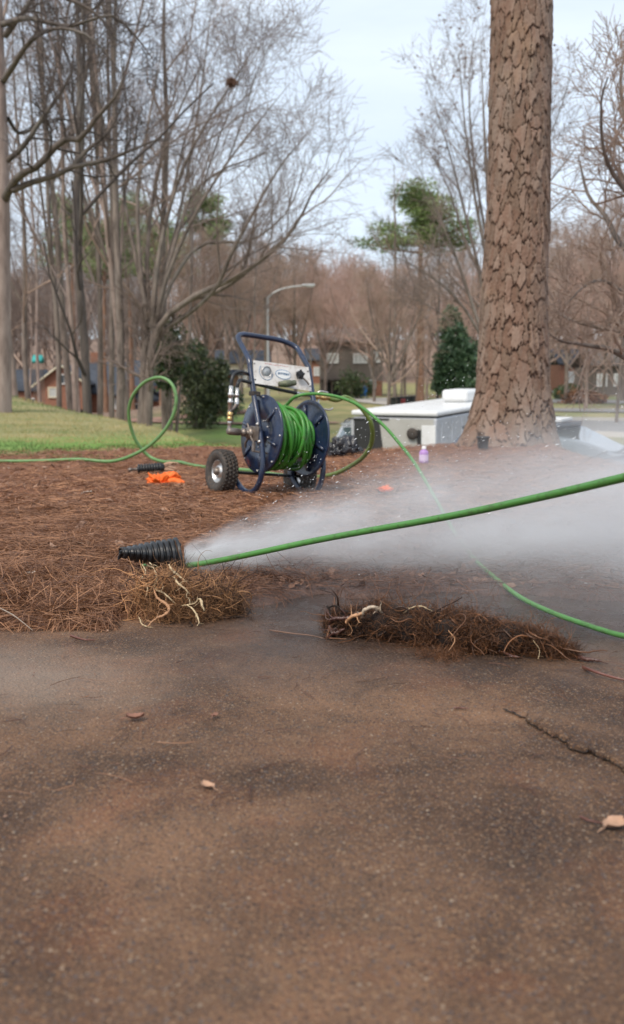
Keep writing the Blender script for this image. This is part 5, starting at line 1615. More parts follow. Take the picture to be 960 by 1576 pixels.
broad = {0: tree_meshes('b', broad_lines(9.5, .11, 3), 61, LV_broad, M['bark_grey'], M['twig_red'], .006),
         1: tree_meshes('b', broad_lines(10.5, .12, 4, 7, .42), 62, LV_broad, M['bark_grey'], M['twig_brown'], .006),
         2: tree_meshes('b', broad_lines(8.5, .10, 5, 6, .6), 63, LV_broad, M['bark_pink'], M['twig_red'], .006)}

def at_px(px, Y):
    x = (px - 480) / FPX * Y * 1.0
    return (x, Y, zg(x, Y) - .1)

# left wood: individual trunks (px at eye level, distance, kind, scale, label)
LW = [
    (27, 29, 'f1', 1.0, 'dark upright bare tree next to the pale trunk at the left edge'),
    (48, 36, 't0', 1.2, 'slim bare tree just right of the dark upright tree at far left'),
    (92, 34, 'f0', 1.0, 'grey bare tree leaning left beside the gable of the brick house'),
    (112, 38, 'f2', 1.05, 'pale bare tree in front of the left side of the brick gable'),
    (118, 33, 'f3', .95, 'pinkish bare tree leaning left across the brick gable'),
    (137, 25, 't1', 1.15, 'thin dark crooked bare tree in front of the brick house roof'),
    (154, 34, 'f4', .9, 'bare tree with ivy tufts in front of the blue grey roof'),
    (172, 33, 'f0', 1.02, 'straight grey bare tree before the middle of the blue grey roof'),
    (184, 30, 'f2', 1.0, 'pair partner grey trunk right of the straight tree before the roof'),
    (197, 31, 'f1', 1.0, 'bare tree with dark forked top left of the spreading oak'),
    (256, 35, 't2', 1.2, 'thin bare tree just right of the spreading tree beside the evergreen'),
    (64, 48, 'f3', .9, 'bare tree behind the gap left of the brick house with teal sheet'),
    (8, 44, 'f2', .9, 'bare tree at the left edge standing behind the pale near trunk'),
]
kinds = {'f': forest, 't': thin}
for i, (px, Y, kd, sc, lab) in enumerate(LW):
    x, y, z = at_px(px, Y)
    place_tree(kinds[kd[0]][int(kd[1])], 'bare_tree', (x, y, z), (i * 2.1) % 6.28, sc, lab, 'bare trees of the left wood')

# near tree at the left edge with long dark limbs
def px_lines(items, base):
    out = []
    for pts, r in items:
        out.append(([Vector(P(x, y, Y)) - base for x, y, Y in pts], r))
    return out
Yl = 19.0
b0 = Vector((P(4, 640, Yl).x, Yl, zg(P(4, 640, Yl).x, Yl) - .1))
items = [([(-2, 665, Yl), (-2, 600, Yl), (-1, 450, Yl), (0, 300, Yl), (-2, 150, Yl), (-5, 0, Yl), (-9, -160, Yl), (-14, -340, Yl)], [.25, .22, .19, .165, .12, .09, .06, .03]),
         ([(6, 310, Yl), (14, 292, Yl - .3), (32, 268, Yl - .7), (58, 256, Yl - 1), (96, 216, Yl - 1.2), (125, 214, Yl - 1.4), (142, 188, Yl - 1.6), (168, 160, Yl - 1.8), (186, 135, Yl - 2), (190, 100, Yl - 2)], [.085, .075, .068, .06, .055, .05, .042, .034, .025, .01]),
         ([(20, 293, Yl - .4), (45, 282, Yl - .6), (85, 270, Yl - .9), (112, 257, Yl - 1), (160, 247, Yl - 1), (205, 230, Yl - 1), (245, 213, Yl - 1)], [.06, .055, .05, .042, .034, .024, .01]),
         ([(112, 257, Yl - 1), (135, 230, Yl - 1), (165, 205, Yl - 1), (190, 160, Yl - 1)], [.04, .034, .022, .01]),
         ([(3, 127, Yl), (18, 105, Yl - .5), (45, 65, Yl - 1), (78, 45, Yl - 1.3), (110, 46, Yl - 1.5), (140, 58, Yl - 1.6), (165, 85, Yl - 1.7), (185, 112, Yl - 1.8)], [.06, .052, .045, .038, .032, .026, .02, .008]),
         ([(2, 38, Yl), (40, 28, Yl - .7), (75, 35, Yl - 1), (110, 40, Yl - 1.2), (146, 28, Yl - 1.4), (176, 25, Yl - 1.5), (208, 55, Yl - 1.6), (236, 92, Yl - 1.7)], [.055, .05, .042, .036, .03, .024, .018, .008]),
         ([(8, 55, Yl), (26, 30, Yl - .3), (42, 10, Yl - .5), (60, -30, Yl - .7)], [.06, .05, .04, .01]),
         ([(10, 248, Yl), (36, 225, Yl - .3), (66, 180, Yl - .6), (92, 145, Yl - .7), (110, 110, Yl - .8), (112, 70, Yl - .8)], [.055, .048, .038, .03, .022, .01]),
         ([(95, -6, Yl - 2), (130, 10, Yl - 2), (156, 30, Yl - 2), (172, 60, Yl - 2)], [.035, .03, .02, .01]),
         ([(12, 182, Yl), (30, 205, Yl + .4), (60, 190, Yl + .6), (90, 150, Yl + .8)], [.04, .034, .024, .01])]
lines = px_lines(items, b0)
LVn = [(8, .25, .97, (.5, 1.1), .28, .42, 7, .05, .20, 4, .3), (6, .15, .98, (.4, 1.0), .42, .55, 6, .03, .22, 3, .18), (4, .2, 1.0, (.4, 1.0), .45, .6, 4, .02, .22, 3, .12)]
tm = tree_meshes('n', lines[1:], 15, LVn, M['bark_dark'], M['twig_dark'], .0035, 8)
rt = empty('bare_tree', tuple(b0), 0, 'thick pale trunk cut by the left edge with long dark limbs reaching right', 'tree', 'bare trees of the left wood')
a = Acc(); Pb, Rb = resample(lines[:1], 40); batch_tubes(a, Pb, Rb, 16)
link('trunk', a.mesh('trunk', M['bark_pink']), rt)
link('limbs', tm[0], rt); link('crown', tm[1], rt)['kind'] = 'stuff'

# spreading multi limbed tree
Yh = 30.0
b0 = Vector((P(226, 640, Yh).x, Yh, zg(P(226, 640, Yh).x, Yh) - .1))
q = lambda pts, dY: [(x, y, Yh + d_) for (x, y), d_ in zip(pts, np.linspace(0, dY, len(pts)))]
items = [
    (q([(226, 668), (228, 620), (231, 560), (237, 520), (240, 505)], 0), [.27, .23, .21, .20, .19]),
    (q([(216, 665), (219, 600), (222, 540), (228, 500), (222, 430)], .3), [.20, .17, .15, .13, .12]),
    (q([(239, 525), (250, 493), (275, 473), (300, 455), (340, 437), (378, 418), (410, 393), (434, 374), (462, 335), (481, 296), (516, 251)], -2.5), [.155, .15, .14, .13, .12, .11, .095, .08, .055, .04, .012]),
    (q([(240, 512), (262, 482), (290, 462), (330, 450), (372, 425), (420, 385), (455, 350)], -1.2), [.12, .115, .11, .10, .08, .055, .02]),
    (q([(240, 515), (255, 455), (285, 400), (311, 376), (350, 372), (386, 371), (417, 350), (441, 327), (457, 295), (466, 262), (470, 230)], 1.5), [.12, .11, .10, .085, .075, .065, .055, .045, .035, .025, .01]),
    (q([(236, 515), (247, 453), (271, 366), (285, 325), (299, 295), (338, 263), (370, 250), (402, 238), (440, 205)], 2), [.13, .11, .095, .085, .075, .06, .045, .03, .01]),
    (q([(234, 510), (241, 420), (258, 330), (290, 240), (330, 170), (372, 105), (405, 50)], -1), [.14, .12, .10, .08, .055, .035, .01]),
    (q([(231, 505), (226, 400), (236, 300), (263, 200), (302, 115), (335, 55)], 2.5), [.13, .11, .09, .065, .04, .01]),
    (q([(238, 508), (256, 430), (300, 330), (350, 250), (400, 185), (445, 130)], -2), [.12, .10, .08, .055, .035, .01]),
    (q([(226, 500), (215, 400), (212, 300), (228, 190), (246, 90), (252, 10)], 1), [.12, .10, .085, .06, .035, .01]),
    (q([(244, 512), (296, 478), (334, 440), (354, 395), (388, 330), (432, 255), (482, 195)], -3), [.12, .11, .095, .08, .06, .035, .01]),
    (q([(224, 470), (205, 380), (190, 290), (196, 190), (186, 90), (180, 0)], 2), [.11, .09, .07, .05, .03, .01]),
    (q([(300, 330), (330, 230), (360, 150), (380, 80)], .5), [.05, .04, .028, .01]),
    (q([(258, 330), (280, 230), (300, 160), (312, 60), (330, 10)], 1), [.05, .045, .035, .02, .01]),
    (q([(350, 250), (375, 180), (392, 120), (420, 60)], -1), [.035, .03, .022, .008]),
]
lines = px_lines(items, b0)
LVh = [(9, .30, .985, (.35, .85), .34, .52, 9, .03, .12, 4, .5), (7, .20, .99, (.4, 1.0), .44, .55, 7, .015, .16, 3, .35), (6, .15, 1.0, (.4, 1.1), .46, .6, 5, .01, .18, 3, .25)]
lines = [(p, [v * .62 for v in r]) for p, r in lines]
tm = tree_meshes('h', lines, 77, LVh, M['bark_grey'], M['twig_grey'], .0045, 10)
rt = empty('bare_tree', tuple(b0), 0, 'wide spreading bare tree whose fan of limbs sweeps right against the sky', 'tree', 'bare trees of the left wood')
link('trunk', tm[0], rt); link('crown', tm[1], rt)['kind'] = 'stuff'
# squirrel nest high in that tree
n = 420
c0 = np.array(P(356, 127, Yh - 1.2))
a = Acc(); d = rng.normal(size=(n, 3)); d /= np.linalg.norm(d, axis=1)[:, None]
s0 = c0 + d * (rng.random(n) ** .5)[:, None] * [.14, .12, .11]
e0 = s0 + np.cross(d, rng.normal(size=(n, 3))) * .07
ribbons(a, np.stack([s0, e0], 1), np.full((n, 2), .012), rng.normal(size=(n, 3)) * .6, rng.random(n) * .5)
tag(link('squirrel_nest', a.mesh('nest', M['chips'], False, 'shade')), 'small round leafy squirrel nest high in the spreading bare tree', 'nest')

# fan shaped tree behind the pine
Yf = 34.0
b0 = Vector((P(757, 640, Yf).x, Yf, zg(P(757, 640, Yf).x, Yf) - .1))
q = lambda pts, dY: [(x, y, Yf + d_) for (x, y), d_ in zip(pts, np.linspace(0, dY, len(pts)))]
items = [
    (q([(757, 650), (757, 600), (757, 540), (760, 480), (757, 380), (748, 250), (742, 130), (740, 60)], 0), [.26, .22, .19, .15, .11, .07, .035, .01]),
    (q([(757, 560), (737, 500), (705, 405), (676, 335), (657, 285), (640, 250)], -1), [.10, .085, .065, .045, .025, .01]),
    (q([(757, 545), (742, 440), (716, 330), (690, 230), (668, 160), (655, 120)], 1), [.10, .085, .065, .045, .025, .01]),
    (q([(757, 520), (748, 400), (730, 300), (714, 180), (706, 80)], -1), [.10, .08, .06, .035, .01]),
    (q([(757, 500), (790, 400), (832, 300), (878, 240), (905, 190)], 1), [.10, .08, .06, .035, .01]),
    (q([(760, 500), (782, 380), (820, 270), (858, 180), (880, 110)], -1), [.09, .075, .055, .035, .01]),
    (q([(760, 480), (776, 330), (800, 200), (818, 90)], 1.5), [.09, .07, .045, .01]),
    (q([(752, 540), (718, 480), (682, 440), (640, 412), (602, 392)], -2), [.07, .06, .045, .028, .01]),
    (q([(757, 450), (720, 380), (690, 290), (655, 220)], 2), [.07, .055, .035, .01]),
    (q([(754, 400), (728, 240), (722, 120), (735, 40)], .5), [.07, .05, .03, .01]),
    (q([(700, 500), (660, 470), (622, 455)], 1), [.03, .022, .01]),
]
lines = px_lines(items, b0)
LVf = [(11, .25, .985, (.3, .75), .28, .5, 8, .04, .11, 4, .4), (6, .15, .99, (.4, 1.0), .42, .55, 6, .02, .15, 3, .3), (6, .15, 1.0, (.4, 1.1), .46, .6, 4, .01, .18, 3, .2)]
lines = [(p, [v * .75 for v in r]) for p, r in lines]
tm = tree_meshes('g', lines, 78, LVf, M['bark_grey'], M['twig_grey'], .0045, 8)
rt = empty('bare_tree', tuple(b0), 0, 'tall fan shaped bare tree with dark tips standing behind the big pine', 'tree', 'bare trees beyond the street')
link('trunk', tm[0], rt); link('crown', tm[1], rt)['kind'] = 'stuff'
# few clinging dead leaves at its tips
n = 700
Vc = np.empty(len(tm[1].vertices) * 3, dtype=np.float32); tm[1].vertices.foreach_get('co', Vc); Vc = Vc.reshape(-1, 3)
pick = Vc[rng.integers(0, len(Vc), 9000)]; pick = pick[(pick[:, 2] > 8.2 + rng.random(len(pick)) * 4)][:n]; n = len(pick)
d = rng.normal(size=(n, 3)) * .05
a = Acc(); ribbons(a, np.stack([pick, pick + d], 1), np.full((n, 2), .022), rng.normal(size=(n, 3)) * .6, rng.random(n) * .6)
link('dead_leaves', a.mesh('dead_leaves', M['straw'], False, 'shade'), rt)['kind'] = 'stuff'

# tree at the right edge with arching limbs
Yr = 12.3
b0 = Vector((P(1046, 640, Yr).x, Yr, zg(P(1046, 640, Yr).x, Yr) - .1))
q = lambda pts, dY: [(x, y, Yr + d_) for (x, y), d_ in zip(pts, np.linspace(0, dY, len(pts)))]
items = [
    (q([(1050, 860), (1046, 700), (1038, 560), (1032, 420), (1022, 250), (1026, 80), (1030, -100)], 0), [.17, .15, .13, .11, .085, .05, .01]),
    (q([(1028, 575), (985, 562), (958, 548), (935, 536), (912, 533), (888, 529), (862, 525), (838, 508)], -1), [.05, .045, .038, .032, .026, .02, .014, .005]),
    (q([(1030, 540), (960, 515), (930, 506), (900, 499), (872, 490), (845, 468), (832, 452)], 1), [.045, .036, .03, .025, .018, .01, .005]),
    (q([(1032, 470), (965, 452), (930, 432), (900, 440), (870, 470)], -.5), [.04, .03, .022, .015, .006]),
    (q([(1030, 420), (960, 380), (930, 330), (905, 300), (890, 240)], 1), [.05, .04, .03, .02, .008]),
    (q([(1028, 350), (960, 290), (930, 235), (925, 160), (935, 120)], -1), [.05, .036, .026, .016, .008]),
    (q([(1026, 300), (970, 200), (955, 130), (965, 60)], 1), [.05, .035, .022, .008]),
]
lines = px_lines(items, b0)
LVr = [(8, .2, .985, (.4, 1.0), .24, .5, 7, .03, .18, 4, .3), (7, .15, .99, (.4, 1.0), .42, .55, 5, .03, .2, 3, .2), (4, .15, 1.0, (.4, .9), .45, .6, 4, .02, .2, 3, .14)]
tm = tree_meshes('r', lines, 79, LVr, M['bark_grey'], M['twig_brown'], .0038, 8)
rt = empty('bare_tree', tuple(b0), 0, 'near bare tree at the right edge with arching limbs over the street', 'tree', 'bare trees beyond the street')
link('trunk', tm[0], rt); link('crown', tm[1], rt)['kind'] = 'stuff'

# middle distance trees
MD = [
    (597, 44, 'b1', .66, 'forked bare tree standing right behind the white trailer'),
    (575, 60, 'b0', .82, 'reddish budding tree left of the forked tree behind the trailer'),
    (622, 76, 'b0', .9, 'reddish budding tree behind the forked tree under the green pine'),
    (655, 64, 'b2', .9, 'reddish budding tree between the forked tree and dark holly'),
    (500, 70, 'b2', 1.05, 'pink budding tree in front of the grey brown house'),
    (455, 66, 'b1', .95, 'brown bare tree just right of the street lamp'),
    (535, 84, 'b0', 1.15, 'pink budding tree behind the roof of the grey brown house'),
    (395, 52, 'f0', .62, 'straight bare tree left of the street lamp pole'),
    (372, 60, 'b1', .9, 'bare tree behind the brick cottage above the evergreen'),
    (350, 72, 'f3', .70, 'slender bare tree far behind the dark evergreen'),
    (430, 82, 'f1', .66, 'slender bare tree directly behind the lamp arm'),
    (480, 92, 'f2', .62, 'slender bare tree beyond the lamp head'),
    (320, 62, 'b1', 1.0, 'rounded bare tree behind the left part of the evergreen'),
    (640, 52, 't0', .8, 'thin bare tree at the left of the dark holly trunks'),
    (616, 66, 'f4', .6, 'bare tree directly above the row of bins'),
    (608, 50, 't2', .85, 'thin bare tree touching the forked tree behind the trailer'),
    (672, 48, 't1', .8, 'thin dark bare tree just left of the holly'),
    (690, 80, 'f2', .66, 'bare tree behind the dark holly crown'),
    (720, 72, 'b1', 1.1, 'brown bare tree between the holly and big pine'),
    (868, 58, 'b1', 1.0, 'brown bare tree right of the big pine beyond the driveway'),
    (900, 52, 'b2', .9, 'small round bare tree beside the far road bend'),
    (880, 90, 'f1', .75, 'tall bare tree beyond the red brick house at right'),
    (925, 70, 'b0', 1.15, 'reddish budding tree at right beyond the far road'),
    (955, 62, 'b1', 1.2, 'brown bare tree at the right edge beyond the street'),
    (947, 38, 't0', .75, 'slim upright tree beside the street near the right edge'),
    (960, 85, 'b2', 1.35, 'big pinkish tree far off at the right edge'),
    (840, 84, 'b1', 1.2, 'brown bare tree immediately right of the pine trunk far off'),
    (905, 100, 'b0', 1.3, 'reddish tree crown above the far brick house'),
]
kinds['b'] = broad
for i, (px, Y, kd, sc, lab) in enumerate(MD):
    x, y, z = at_px(px, Y)
    place_tree(kinds[kd[0]][int(kd[1])], 'bare_tree', (x, y, z), (i * 1.7 + .4) % 6.28, sc, lab, 'bare trees beyond the street')
# left wood depth
i = 0
rgl = random.Random(12)
back = [(px, Y) for px, Y in zip([rgl.uniform(-60, 330) for _ in range(20)], [rgl.uniform(50, 95) for _ in range(20)])]
for px, Y in back:
    x, y, z = at_px(px, Y)
    place_tree(forest[rgl.randrange(5)], 'bare_tree', (x, y, z), rgl.uniform(0, 6), rgl.uniform(.75, 1.0), 'grey bare tree deep in the wood behind the brick house', 'bare trees deep in the left wood')

# far wood as one mass
def low_tree(seed, H, spread):
    rg = np.random.default_rng(seed)
    L = broad_lines(H, .16, seed, 5, spread)
    Pb, Rb = resample(L, 8)
    a = Acc(); batch_tubes(a, Pb, Rb, 4)
    Pb, Rb = grow(Pb, Rb, 8, .25, .98, (.3, .8), .34, .5, 5, .1, .14, rg, .4); Rb = np.maximum(Rb, .014); batch_tubes(a, Pb, Rb, 3)
    Pb, Rb = grow(Pb, Rb, 16, .1, 1, (.3, 1.1), .5, .6, 4, .03, .2, rg, .5); Rb = np.maximum(Rb, .012); batch_tubes(a, Pb, Rb, 3)
    Vv = np.concatenate(a.V); Ff = np.concatenate(a.F4)
    return Vv, Ff
lows = [low_tree(200 + k, 11 + k * 1.5, .35 + .05 * k) for k in range(3)]
for nm, mt, cnt, y0, y1, lab in (('distant_woods', 'twig_brown', 84, 100, 185, 'brown grey mass of leafless woods covering the far hillside'), ('distant_woods', 'twig_red', 34, 95, 150, 'pinkish budding tree tops mixed into the far hillside woods'), ('distant_woods', 'twig_grey', 46, 96, 140, 'grey brown thicket of thin trees filling the wood behind the left houses')):
    a = Acc()
    for k in range(cnt):
        y = rng.uniform(y0, y1) if k % 3 else rng.uniform(y1, y1 + 110); x = rng.uniform(-.42, .42) * y
        if mt == 'twig_red': x = rng.uniform(-.08, .36) * y
        if mt == 'twig_grey': x = rng.uniform(-.40, -.06) * y
        Vv, Ff = lows[k % 3]
        s = rng.uniform(.8, 1.15); th = rng.uniform(0, 6.28); c_, s_2 = math.cos(th), math.sin(th)
        W2 = np.stack([Vv[:, 0] * c_ - Vv[:, 1] * s_2, Vv[:, 0] * s_2 + Vv[:, 1] * c_, Vv[:, 2]], 1) * s + [x, y, zg(x, y)]
        a.add(W2, Ff)
    tag(link(nm, a.mesh(nm, M[mt])), lab, 'woods', kind='stuff')

# ------------------------------------------------------------------ pines with green crowns, far
def far_pine(seed, H):
    rg = np.random.default_rng(seed)
    a = Acc()
    tr = spline([(0, 0, -1), (0.1, 0, H * .4), (-.1, .1, H * .75), (0, 0, H)], 16)
    sweep(a, tr, np.linspace(.26, .06, 16), 8)
    tips = []
    for k in range(34):
        h = H * rg.uniform(.74, 1.0); an = rg.uniform(0, 6.28); L = rg.uniform(1.1, 2.9) * (1.15 - .75 * (h / H - .74) / .26)
        q = spline([(0, 0, h - .3), (math.cos(an) * L * .5, math.sin(an) * L * .5, h), (math.cos(an) * L, math.sin(an) * L, h + .5)], 7)
        sweep(a, q, np.linspace(.07, .02, 7), 4); tips += [q[k2] + rg.normal(size=3) * .25 for k2 in (3, 4, 5, 6)]
    tips = np.array(tips)
    n = 100
    cc = np.repeat(tips, n, 0)
    d = rg.normal(size=(len(cc), 3)); d /= np.linalg.norm(d, axis=1)[:, None]
    st = cc + d * (rg.random(len(cc)) ** .6 * .72)[:, None] * [1, 1, .6]
    b = Acc()
    sh = np.clip(np.repeat(rg.random(len(tips)), n) * .6 + rg.random(len(cc)) * .3 + d[:, 2] * .15, 0, 1)
    ribbons(b, np.stack([st, st + d * .20], 1), np.tile([.028, .012], (len(cc), 1)), np.cross(d, rg.normal(size=(len(cc), 3))), sh)
    return a.mesh('trunk', M['straw_bark']), b.mesh('crown', M['needles_pine'], False, 'shade')
fp = [far_pine(5, 17.5), far_pine(6, 18.5)]
for px, Y, k, ytop, lab in ((645, 52, 0, 298, 'tall pine with rounded green crown on the skyline left of the big trunk'), (205, 80, 1, 318, 'green topped pine behind the bare trees left of the spreading tree'), (165, 74, 0, 345, 'green pine crown half hidden by trunks in the left wood'), (318, 82, 1, 310, 'green pine crown seen through the limbs of the spreading tree'), (250, 76, 0, 350, 'lower green pine crown behind the base of the spreading tree'), (118, 86, 1, 318, 'faint green pine crown at left behind the crooked dark tree')):
    x, y, z = at_px(px, Y)
    top = P(px, ytop, Y).z
    H = 17.5 + k
    place_tree(fp[k], 'pine_tree', (x, y, z), px * .1, (1.0, (top - z) / H), lab, 'green topped pines in the distance')

# ------------------------------------------------------------------ evergreens
def leafy(name, loc, blobs, n, size, mat, label, cat, stems=5, group=None, seed=1):
    rg = np.random.default_rng(seed)
    root = empty(name, loc, 0, label, cat, group)
    a = Acc()
    vol = np.array([b[3] * b[4] for b in blobs]); vol /= vol.sum()
    for (bx, by, bz, rx, rz2), w in zip(blobs, vol):
        m = int(n * w)
        d = rg.normal(size=(m, 3)); d /= np.linalg.norm(d, axis=1)[:, None]
        lump = 1 + .8 * fbm(np.arctan2(d[:, 1], d[:, 0]) * 1.4, d[:, 2] * 2.6, 1.0, 3, seed)
        c = np.array([bx, by, bz]) + d * (rg.random(m) ** .30)[:, None] * lump[:, None] * [rx, rx, rz2]
        keep = fbm(c[:, 0], c[:, 2] + c[:, 1], 1.5, 3, seed + 2) > -.22
        c = c[keep]; d = d[keep]; m = len(c)
        l1 = rg.normal(size=(m, 3)) + d * .6; l1 /= np.linalg.norm(l1, axis=1)[:, None]
        sd = np.cross(l1, rg.normal(size=(m, 3))); sd /= np.linalg.norm(sd, axis=1)[:, None]
        sz = size * (.6 + .8 * rg.random(m))
        Pp = np.stack([c, c + l1 * sz[:, None] * .5, c + l1 * sz[:, None] - [0, 0, .15] * sz[:, None]], 1)
        ribbons(a, Pp, np.stack([sz * .05, sz * .26, sz * .03], 1), sd, np.clip(rg.beta(1.3, 2.5, m), 0, 1))
    st = Acc()
    for k in range(stems):
        b = blobs[k % len(blobs)]
        an = rg.uniform(0, 6.28)
        sweep(st, spline([(b[0] * .2 + math.cos(an) * .08, b[1] * .2 + math.sin(an) * .08, -.4), (b[0] * .6, b[1] * .6 + math.sin(an) * .2, b[2] * .5), (b[0], b[1], b[2] + b[4] * .5)], 8), np.linspace(.075, .02, 8), 6)
    link('stems', st.mesh('stems', M['bark_grey']), root)
    link('crown', a.mesh('crown', mat, False, 'shade'), root)['kind'] = 'stuff'
    return root
x, y, z = at_px(304, 36)
s = 31 / 1530
leafy('evergreen_shrub', (x, y, z), [(0, 0, 1.2, .95, .75), (.35, 0, 2.0, .75, .7), (-.35, .2, 2.0, .62, .6), (.55, .1, 1.1, .7, .6), (0, 0, 2.75, .45, .5), (.15, 0, .6, .9, .5), (1.1, 0, 1.3, .45, .8), (.9, .2, 2.3, .3, .4)], 9500, .12, M['leaf_bush'], 'dark green evergreen bush between the hose loop and hose reel', 'bush', 6, None, 4)
x, y, z = at_px(262, 33)
leafy('evergreen_shrub', (x, y, z), [(0, 0, 3.2, .5, .7), (.5, 0, 2.9, .45, .5), (-.1, 0, 2.2, .35, .5)], 3600, .13, M['leaf_olive'], 'lighter olive green foliage growing against the spreading tree trunk', 'bush', 4, None, 5)
x, y, z = at_px(701, 46)
leafy('holly_tree', (x, y, z), [(0, 0, 1.9, 1.05, .9), (.3, 0, 2.7, .8, .7), (-.35, 0, 2.6, .7, .65), (-.1, 0, 3.5, .45, .6), (-.55, 0, 1.5, .6, .55), (.5, 0, 1.6, .7, .6)], 17000, .16, M['leaf_dark'], 'dark green holly tree between the trailer and big pine trunk', 'tree', 5, None, 6)
x, y, z = at_px(688, 58)
leafy('holly_tree', (x, y, z), [(0, 0, 4.6, .55, .9), (.3, 0, 3.6, .7, .7)], 3500, .2, M['leaf_dark'], 'thin dark evergreen top rising behind the dense holly', 'tree', 2, None, 7)
x, y, z = at_px(358, 38)
leafy('evergreen_shrub', (x, y, z), [(0, 0, .9, .35, .55)], 1200, .12, M['leaf_dark'], 'small dark shrub just left of the reel beside the brick cottage', 'bush', 2, None, 8)
for px, Y, w, h, lab in ((870, 66, 1.1, .5, 'low dark shrub at left end of the far hedge bed'), (885, 58, 1.0, .45, 'low brown shrub bed in the bend of the far road'), (540, 66, .9, 1.0, 'green bush beside the carport of the grey brown house')):
    x, y, z = at_px(px, Y)
    leafy('low_shrub', (x, y, z), [(0, 0, h, w, h), (w, 0, h * .8, w * .8, h * .7)], 2600, .16, M['leaf_olive'] if px != 885 else M['straw'], lab, 'bush', 2, None, px)

# ------------------------------------------------------------------ houses
def wall_box(name, c, s, mat, par): return bevel_box(name, c, s, mat, par, .01, 1)
def gable_roof(par, cx_, cy_, z0, w, d, h, over, mat, axis='x', name='roof'):
    """ridge along axis"""
    a = Acc()
    W, D = w / 2 + over, d / 2 + over
    th = .16
    if axis == 'x': pts = [(-W, -D, 0), (W, -D, 0), (W, 0, h), (-W, 0, h), (-W, D, 0), (W, D, 0)]
    else: pts = [(-W, -D, 0), (-W, D, 0), (0, D, h), (0, -D, h), (W, -D, 0), (W, D, 0)]
    V1 = np.array(pts, float) + [cx_, cy_, z0]; V2 = V1 + [0, 0, th]
    VV = np.concatenate([V1, V2])
    F_ = [[0, 1, 2, 3], [3, 2, 5, 4], [6, 9, 8, 7], [9, 10, 11, 8], [0, 6, 7, 1], [4, 5, 11, 10], [0, 3, 9, 6], [3, 4, 10, 9], [1, 7, 8, 2], [2, 8, 11, 5]]
    a.add(VV, F_)
    return link(name, a.mesh(name, mat, False), par)
def window(par, c, w, h, face='y', glass='winglass', mull=1, frame='whitetrim'):
    sy = -1
    def place(dx, dz, sx, sz, t, off, nm, mt, p):
        if face == 'y': return bevel_box(nm, (c[0] + dx, c[1] + sy * off, c[2] + dz), (sx, t, sz), M[mt], p, .004, 1)
        return bevel_box(nm, (c[0] + sy * off * face_sign, c[1] + dx, c[2] + dz), (t, sx, sz), M[mt], p, .004, 1)
    face_sign = 1
    wd = place(0, 0, w, h, .04, .03, 'window', glass, par)
    for dx, dz, sx, sz in ((-w / 2, 0, .09, h + .18), (w / 2, 0, .09, h + .18), (0, h / 2 + .045, w - .10, .09), (0, -h / 2 - .045, w - .10, .09)):
        place(dx, dz, sx, sz, .08, .045, 'window_frame', frame, wd)
    for k in range(mull):
        place(-w / 2 + w * (k + 1) / (mull + 1), 0, .05, h - .02, .05, .055, 'glazing_bar', frame, wd)
    return wd
def gable_wall(par, cx_, y_, z0, w, h, t, mat, name='gable'):
    a = Acc()
    poly_prism(a, [(-w / 2, 0), (w / 2, 0), (0, h)], lambda u, v, ww: (cx_ + u, y_ + ww, z0 + v), t)
    return link(name, a.mesh(name, mat, False), par)

# brick house at the left: gable end facing us, long blue grey roof to the right
Yb = 80.0
xg = (98 - 480) / FPX * Yb
zb = P(98, 640, Yb).z - .1
hb = empty('brick_house', (xg, Yb, zb), 0, 'red brick house with steep gable and blue grey roof behind the left trees', 'house')
hb.scale = (1.30, 1.30, 1.02)
gw = 3.0                                     # gable width
wall_box('wall', (0, 2.0, .95), (gw, 4.0, 3.1), M['brick'], hb)
gable_wall(hb, 0, -.004, 2.502, gw, 1.5, .20, M['brick'])
gable_roof(hb, 0, 2.0, 2.45, gw, 4.0, 1.5, .28, M['slate'], 'y')
a = Acc()
for sx in (-1, 1):
    sweep(a, np.array([(sx * (gw / 2 + .30), -.30, 2.32), (0, -.30, 4.05)]), .07, 4)
link('gable_trim', a.mesh('gable_trim', M['creamtrim'], False), hb)
window(hb, (.05, 0, 2.95), .36, .62, 'y', 'winglass', 0)
window(hb, (-.55, 0, 1.92), .5, .66, 'y', 'winpale', 0, 'creamtrim')
for dx, w in ((-1.05, .55), (-.2, .6), (.95, .8), (1.25, .1)):
    wall_box('garage_opening_shade', (dx, -.02, .18), (w, .08, .85), M['opening'], hb)
wall_box('wall', (3.4, 3.2, .9), (4.6, 3.6, 3.0), M['brick'], hb)
# long steep roof to the right
a = Acc()
V_ = [(.7, .9, 2.05), (6.0, .9, 1.35), (6.0, 3.2, 4.6), (.3, 3.2, 4.25), (.7, 5.4, 2.05), (6.0, 5.4, 1.35)]
a.add(np.array(V_), [[0, 1, 2, 3], [3, 2, 5, 4]]); a.add(np.array(V_) - [0, 0, .15], [[1, 0, 3, 2], [2, 3, 4, 5]])
link('roof', a.mesh('roof', M['slate'], False), hb)
wall_box('chimney', (1.35, 3.4, 4.4), (.5, .45, 1.5), M['brick'], hb)
gable_wall(hb, 5.0, .95, 1.2, 1.3, 1.0, .2, M['slate'], 'dormer')
gable_roof(hb, 5.0, 2.0, 1.7, 1.4, 2.2, .9, .12, M['slate'], 'y', 'dormer_roof')
window(hb, (5.0, .95, 1.55), .45, .5, 'y', 'winpale', 0)
window(hb, (3.3, 1.4, 1.0), .6, .7); window(hb, (4.5, 1.4, .6), .6, .7)

